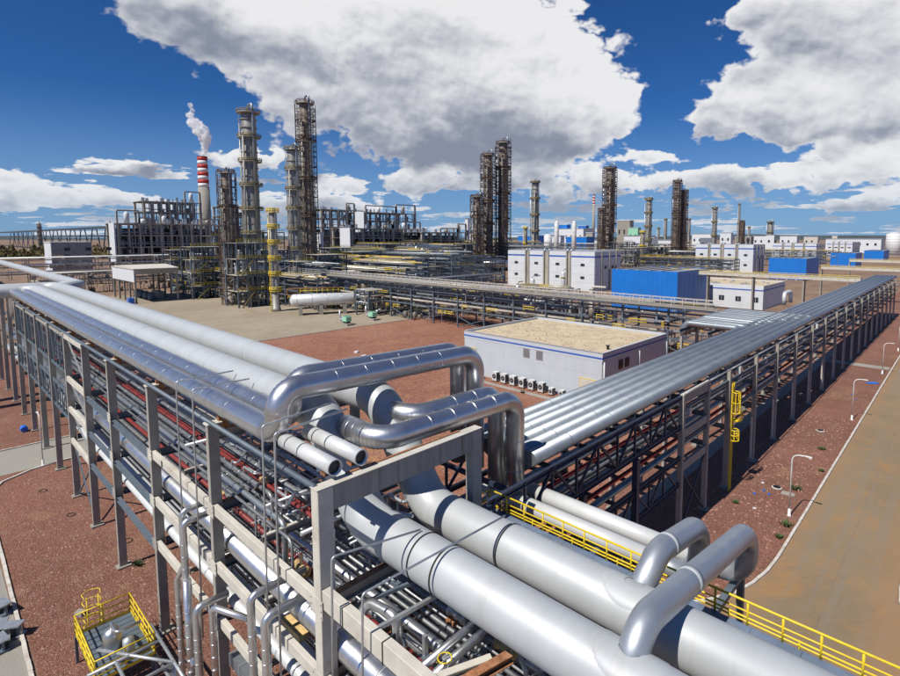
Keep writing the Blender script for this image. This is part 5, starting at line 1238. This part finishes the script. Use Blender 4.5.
PR = [(-232, -130, 104, 111, 11, 'x', 'y'), (-226, -150, 118, 124, 14, 'x', 'y'), (-235, -160, 131, 138, 12, 'x', 'g'), (-245, -170, 148, 155, 16, 'x', 'y'), (-260, -170, 166, 174, 15, 'x', 'g'),
      (-210, -204, 70, 140, 12, 'y', 'y'), (-190, -184, 98, 170, 11, 'y', 'g'), (-160, -154, 100, 165, 10, 'y', 'y'), (-136, -130, 98, 150, 8, 'y', 'g'), (-290, -200, 190, 198, 16, 'x', 'g'), (-340, -230, 225, 235, 17, 'x', 'y'), (-330, -190, 262, 272, 16, 'x', 'g'),
      (-420, -240, 320, 330, 18, 'x', 'y'), (-150, -95, 300, 308, 10, 'x', 'y'), (-210, -110, 350, 360, 12, 'x', 'g'), (-200, -70, 440, 450, 12, 'x', 'y'), (-420, -180, 470, 482, 15, 'x', 'g'),
      (-206, -176, 74, 80, 10, 'x', 'y'), (-172, -142, 80, 86, 9.5, 'x', 'y'), (-214, -150, 88, 95, 13, 'x', 'g'), (-236, -212, 70, 78, 8, 'x', 'g'), (-128, -122, 84, 112, 7, 'y', 'y'), (-150, -145, 84, 110, 8.5, 'y', 'y'), (-185, -135, 112, 117, 13, 'x', 'y'), (-225, -150, 142, 147, 15, 'x', 'g'),
      (-126, -60, 104, 109, 5.5, 'x', 'y'), (-110, -90, 134, 140, 6, 'x', 'y'), (-128, -96, 118, 124, 6.5, 'x', 'g'), (-170, -164, 120, 190, 13, 'y', 'y'), (-240, -232, 100, 180, 12, 'y', 'g')]
for i, (x0, x1, y0, y1, H, al, rl) in enumerate(PR):
    far_rack(x0, x1, y0, y1, H, 'dark process rack with %s rails, %s counted back from the red field' % ('yellow' if rl == 'y' else 'grey', ORD[i] if i < 29 else 'last'), 3 if H < 9 else (4 if H < 13 else 5), 9 if H < 17 else 14, al, 5, rl)
# cream pipe bridges on the right
for i, (px0, px1, py, z, mt, lab) in enumerate([(668, 862, 272, 11, 'cream', 'cream clad pipe bridge passing in front of the second switch house'), (822, 905, 266, 11, 'cream', 'cream pipe bridge behind the cream one, at the right edge'), (850, 905, 259, 11, 'white_pipe', 'pale pipe bridge furthest back at the right edge')]):
    a_ = at((px0+px1)/2, py, z=z+1.2); t = empty('pipe_bridge', (at(px0, py, y=a_.y).x, a_.y, 0), lab, 'pipe bridge', 'pale pipe bridges'); L = at(px1, py, y=a_.y).x-at(px0, py, y=a_.y).x
    L = min(L, -15-t.location.x)
    for q in (-.7, 0, .7): MB().tube([(0, q, z+.5), (L, q, z+.5)], .32, 10).build('pipe', M[mt if q < .5 else 'clad'], t)
    MB().box(0, L, -1.2, -1.05, z-.3, z+.6).build('girder', M['cream'], t); MB().box(0, L, 1.05, 1.2, z-.3, z+.2).build('girder', M['cream'], t)
    n = int(L/12)
    for k in range(n+1): MB().box(L*k/n-.2, L*k/n+.2, -.9, .9, 0, z-.303).build('pier', M['conc'], t)
    mb = MB()
    for h in (.6, 1.1): mb.bar((0, -1.25, z+h+.1), (L, -1.25, z+h+.1), .1)
    for k in range(int(L/2)): mb.bar((k*2, -1.25, z+.1), (k*2, -1.25, z+1.2), .09)
    mb.build('railing', M['yellow'], t)
# ladders & scaffold posts before switch house (grey uprights and tall cream post)
for i, (px, w_, mt, lab) in enumerate([(558, 5, 'conc', 'leftmost of four grey square uprights behind the warehouse roof'), (564.5, 5, 'galv', 'second of four grey square uprights behind the warehouse roof'), (571.5, 3, 'conc', 'slim third grey upright behind the warehouse roof'), (584, 5, 'galv', 'last grey square upright beside the tall cream one'), (593, 4, 'cream', 'tall cream square post behind the warehouse roof')]):
    x, y = at_depth(px, 118); s_ = w_*118/FP/2
    t = empty('upright', (x, y, 0), lab, 'post', 'square uprights'); H = 8.3 if mt != 'cream' else 10.3
    MB().box(-s_, s_, -s_, s_, 0, H).build('shaft', M[mt], t); MB().box(-s_*1.3, s_*1.3, -s_*1.3, s_*1.3, H+.003, H+.2).build('cap', M[mt], t)
    if mt == 'cream': MB().tube([(0, 0, H), (0, 0, H+.6), (3.6, 0, H+.6)], .28, 10, .5).build('gooseneck', M['cream'], t)
# horizontal tank on saddles
a_ = at(292, 304, z=2.6); 
t = empty('horizontal_tank', (-140.5, 71.5, 0), 'long white horizontal tank on concrete saddles at the edge of the yard', 'tank', 'horizontal tanks', rz=R(62))
r = 1.75; L = 16.5
MB().lathe([(.1, -.9), (r*.6, -.6), (r*.9, -.2), (r, 0), (r, L), (r*.9, L+.2), (r*.6, L+.6), (.1, L+.9)], (0, 0, 4.2), 28, 'x').build('tank_shell', M['white_pipe'], t)
for x in (2, 7.5, 14): MB().box(x-.5, x+.5, -1.5, 1.5, 0, 2.75).build('saddle', M['conc'], t)
for x in (1, 5, 9, 13): MB().lathe([(r+.03, 0), (r+.03, .15)], (x, 0, 4.2), 28, 'x').build('band', M['galv'], t)
rail_run(((2, 1.2, 0), (14, 1.2, 0)), 6.0, t, h=1.3, n=8, r=.07)
MB().tube([(0, .5, 5.5), (-1.5, .5, 5.5), (-1.5, .5, 7.5), (13, .5, 7.5)], .15, 8, .5).build('tank_pipe', M['rust'], t)
x, y = at_depth(495, 270); t = empty('horizontal_tank', (x-8, y, 0), 'silver horizontal vessel in front of the middle brown columns', 'tank', 'horizontal tanks', rz=R(48))
MB().lathe([(.1, -.8), (1.6, -.3), (1.9, 0), (1.9, 13), (1.6, 13.3), (.1, 13.8)], (0, 0, 8), 20, 'x').build('tank_shell', M['clad'], t)
for x_ in (2, 10): MB().box(x_-.4, x_+.4, -1.5, 1.5, 0, 6.3).build('saddle', M['steel_dark'], t)
for (px, py, lab) in [(347, 325, 'pale green pump motor at the yard edge, left one of two'), (373, 320, 'pale green pump motor at the yard edge, right one of two')]:
    p = at(px, py, z=0); t = empty('pump', (p.x, p.y, 0), lab, 'pump', 'pale green pumps')
    MB().box(-1.6, 1.6, -.9, .9, 0, .5).build('plinth', M['conc'], t); MB().box(-.9, .9, -.8, .8, .9, 2.2).build('motor', M['green'], t, bevel=.1)
    MB().lathe([(.6, 0), (.6, 1.4)], (-2.2, 0, 1.1), 12, 'x').build('pump_casing', M['galv'], t); MB().tube([(-2.4, 0, 1.1), (-3.2, 0, 1.1), (-3.2, 0, 3.5)], .2, 8, .4).build('pump_pipe', M['galv'], t)
    for q in (-.5, .5): MB().box(q-.1, q+.1, -.6, .6, .5, .9).build('foot', M['black'], t)
    for q in range(4): MB().box(-.8+q*.45, -.7+q*.45, -.85, .85, 2.21, 2.3).build('cooling_fin', M['green'], t)
# small equipment scattered through the process yards
def exchanger(x, y, i, lab):
    t = empty('vessel', (x, y, 0), lab, 'vessel', 'process vessels'); r = rnd.uniform(.8, 1.6); h = rnd.uniform(4, 9)
    MB().lathe([(.1, .8), (r*.8, 1), (r, 1.5), (r, h), (r*.7, h+.5), (.1, h+.8)], (0, 0, 0), 14).build('vessel_shell', M[rnd.choice(['clad', 'white_pipe', 'galv', 'clad'])], t)
    for a_ in (0, 2.1, 4.2): MB().box(cos(a_)*r*.8-.12, cos(a_)*r*.8+.12, sin(a_)*r*.8-.12, sin(a_)*r*.8+.12, 0, 1.6).build('leg', M['steel_dark'], t)
    MB().tube([(0, 0, h+.6), (0, 0, h+1.5), (rnd.uniform(-3, 3), rnd.uniform(1, 3), h+1.5), ], .18, 8, .4).build('vessel_pipe', M['galv'], t)
    MB().lathe([(r*1.4, 0), (r*1.4, .12)], (0, 0, h*.8), 12, smooth=0).build('platform', M['yellow'], t)
spots = []
for i in range(46):
    x = rnd.uniform(-235, -100); y = rnd.uniform(98, 178)
    if i < 9: x = -116-rnd.uniform(2, 80); y = rnd.uniform(80, 100)
    spots.append((x, y))
spots = spots[:36]; spots.sort(key=lambda q: (q[0]*RT.x+q[1]*RT.y)/(q[0]*FW.x+q[1]*FW.y))
for i, (x, y) in enumerate(spots): exchanger(x, y, i, 'upright process vessel with yellow ring, %s from the left among the dark racks' % ORD[i])
# manifold of silver ducts above process area (elbows near centre)
for i, (px, py, Z) in enumerate([(426, 246, 240), (432, 248, 236), (462, 300, 150), (470, 300, 150)]):
    x, y = at_depth(px, Z); z = htop(py, Z)
    pipe('silver_duct', [(x, y-6, z-4), (x, y-6, z), (x-4, y+10, z), (x-4, y+10, z-5)], .55 if i < 2 else .25, M['clad'], 'silver elbowed duct rising among the racks, %s from the left' % ORD[i], 'duct', 'silver elbowed ducts', seg=12, bend=1.5)
low_block(*[q for q in (at_depth(380, 215)[0]-4, at_depth(380, 215)[0]+9, at_depth(380, 215)[1]-10, at_depth(380, 215)[1]+18)], 13.5, 'small pale roofed block among the racks behind the walkway', roofm='kerb')

# ------------------------------------------------------------------ distance
# conveyor bridge far left
cy_ = at(107, 226, z=34).y
t = empty('conveyor_bridge', (-700, cy_, 0), 'long grey conveyor bridge on trestles against the sky at the left', 'conveyor')
for z0, z1, sec in ((31, 34, 0), (22, 24.5, 1)):
    MB().box(-1700, 25, -2, 2, z1-.5, z1).build('gallery_roof', M['steel_dark'], t); MB().box(-1700, 25, -2, 2, z0, z0+.6).build('gallery_floor', M['steel_dark'], t); MB().box(-1700, 25, -1.6, 1.6, z0+.61, z1-.51).build('belt_casing', M['clad_dull'], t)
    mb = MB()
    for k in range(290): mb.bar((25-k*6, -2.1, z0+.5), (22-k*6, -2.1, z1-.4), .5); mb.bar((22-k*6, -2.1, z1-.4), (19-k*6, -2.1, z0+.5), .5)
    tag(mb.build('gallery_lattice', M['steel_dark'], t), kind='stuff')
for k in range(14):
    for s_ in (-5, 5): MB().bar((-k*62, s_*.4, 31), (-k*62+s_, s_, 0), 1.1).build('trestle_leg', M['steel_dark'], t)
x, y = at_depth(40, 560); t = empty('transfer_tower', (x, y, 0), 'thin brown tower standing before the conveyor bridge', 'tower')
for a_ in (-1.5, 1.5):
    for b_ in (-1.5, 1.5): MB().box(a_-.3, a_+.3, b_-.3, b_+.3, 0, 36).build('leg', M['frame'], t)
for k in range(8): MB().box(-2.2, 2.2, -2.2, 2.2, 4.2*k+3, 4.2*k+3.6).build('platform', M['frame'], t)
MB().lathe([(1.1, 0), (1.1, 36), (.4, 38)], (0, 0, 0), 12).build('shaft', M['column'], t)
# belt of far trees left
mb = MB()
for k in range(5200):
    px = rnd.uniform(-30, 108); Z = rnd.uniform(520, 640); x, y = at_depth(px, Z); hmax = 7+3*sin(px*.21)+2.5*sin(px*.6+1)+2*sin(px*1.7); z = rnd.random()*max(4, hmax); s_ = rnd.uniform(.8, 2.2)
    a_ = rnd.random()*3; mb.poly([(x+cos(a_)*s_, y+sin(a_)*s_, z), (x-cos(a_)*s_, y-sin(a_)*s_, z+rnd.uniform(-1, 1)), (x+rnd.uniform(-1, 1), y, z+s_*1.4)])
tag(mb.build('tree_belt', M['tree']), 'belt of far trees below the conveyor bridge', 'trees', kind='stuff')
# industrial skyline
sky_items = [(518, 236, 30, 8, 'blue', 700), (506, 240, 8, 6, 'white', 690), (552, 236, 14, 12, 'white', 640), (572, 240, 46, 14, 'white', 700), (566, 237, 32, 6, 'blue', 660), (558, 225, 14, 5, 'blue', 900), (578, 226, 12, 5, 'blue', 900), (555, 229, 44, 4, 'white', 880),
             (617, 221, 18, 20, 'conc', 900), (628, 228, 14, 10, 'green', 880), (624, 236, 34, 10, 'white', 620), (655, 240, 24, 8, 'white', 640), (692, 234, 26, 8, 'white', 900), (720, 233, 14, 8, 'white', 900), (735, 237, 20, 6, 'conc', 800), (753, 236, 18, 7, 'white', 900),
             (766, 235, 10, 12, 'white', 800), (780, 236, 20, 6, 'white', 900), (804, 237, 16, 5, 'kerb', 1000), (832, 236, 6, 5, 'kerb', 1100), (846, 239, 12, 4, 'white', 1000), (640, 238, 20, 6, 'clad', 560), (700, 238, 16, 5, 'clad', 700), (826, 239, 60, 5, 'white', 760), (465, 219, 5.5, 14, 'white', 600), (317, 233, 8, 10, 'white', 360), (586, 233, 10, 8, 'conc', 700)]
SD = ['blue sheeted', 'white', 'white', 'white', 'blue sheeted', 'blue sheeted', 'blue sheeted', 'white', 'grey', 'turquoise']
sky_items.sort()
for i, (px, py, wpx, hpx, mt, Z) in enumerate(sky_items):
    x, y = at_depth(px, Z); wd = wpx*Z/FP; H = htop(py, Z); nm = {'blue': 'blue', 'white': 'white', 'conc': 'grey', 'green': 'turquoise green', 'kerb': 'beige', 'clad': 'silver'}[mt]
    side = 'left' if px < 560 else ('centre' if px < 660 else 'right')
    t = empty('far_building', (x, y, 0), '%s plant building on the skyline, %s from the left along the horizon' % (nm, ORD[i]), 'building', 'far plant buildings')
    t.rotation_euler.z = atan2(RT.y, RT.x)*0
    a_ = wd*.75; b_ = wd*.45
    MB().box(-a_*.0, a_, 0, b_, 0, H).build('wall', M[mt], t); MB().box(-.5, a_+.5, -.5, b_+.5, H+.01, H+.6).build('roof', M['white' if mt != 'white' else 'galv'], t)
    for q in range(max(2, int(a_/9))):
        MB().box(3+q*9, 5.6+q*9, -.3, -.02, H*.55, H*.7).build('window', M['dark'], t)
for i, (px, pt, wpx, Z, lab) in enumerate([(556.5, 221, 4.5, 520, 'slim white silo left of the distant striped chimney'), (574, 221, 4.5, 520, 'slim white silo just left of the distant striped chimney'), (548, 234, 8, 560, 'round white tank beside the slim pale column'), (894, 232.5, 13, 620, 'large pale storage tank at the right edge of the horizon'), (473, 233, 7, 500, 'round tank behind the short brown column')]):
    x, y = at_depth(px, Z); r = wpx*Z/FP/2; H = htop(pt, Z); t = empty('storage_tank', (x, y, 0), lab, 'tank', 'far storage tanks')
    MB().lathe([(r, 0), (r, H*.94), (r*.5, H*.985), (.2, H)], (0, 0, 0), 24).build('tank_shell', M['chimw'], t)
    mb = MB()
    for q in range(9): mb.lathe([(r*1.01, 0), (r*1.01, .4)], (0, 0, H*.94*q/8), 20, smooth=0)
    mb.build('tank_rings', M['kerb'], t)
tag_hill = MB()
pts = []
for k in range(61):
    px = -200+k*25; Z = 5200; x, y = at_depth(px, Z); h = max(8, 22+(HOR-(237.2-1.1*sin(k*.35+1)-.6*sin(k*.9)-(1.8 if px > 740 else .6)))*Z/FP-0)
    pts.append((x, y, h))
mb = MB()
for a_, b_ in zip(pts[:-1], pts[1:]):
    n = len(mb.v); d = Vector((a_[0], a_[1], 0)).normalized(); f = Vector((b_[0], b_[1], 0)).normalized()
    mb.v += [(a_[0]-d.x*1500, a_[1]-d.y*1500, 0), (b_[0]-f.x*1500, b_[1]-f.y*1500, 0), (b_[0], b_[1], b_[2]), (a_[0], a_[1], a_[2]), (b_[0]+f.x*800, b_[1]+f.y*800, 0), (a_[0]+d.x*800, a_[1]+d.y*800, 0)]
    mb.f += [(n, n+1, n+2, n+3), (n+3, n+2, n+4, n+5)]; mb.sm += [1, 1]
tag(mb.build('hills', M['hill']), kind='structure')
print('objects', len(bpy.data.objects), 'tris approx', sum(len(o.data.polygons) for o in bpy.data.objects if o.type == 'MESH')*2)

for o in bpy.data.objects:
    if o.get('label') and len(o['label'].split()) > 16: print('LONG', len(o['label'].split()), o['label'])
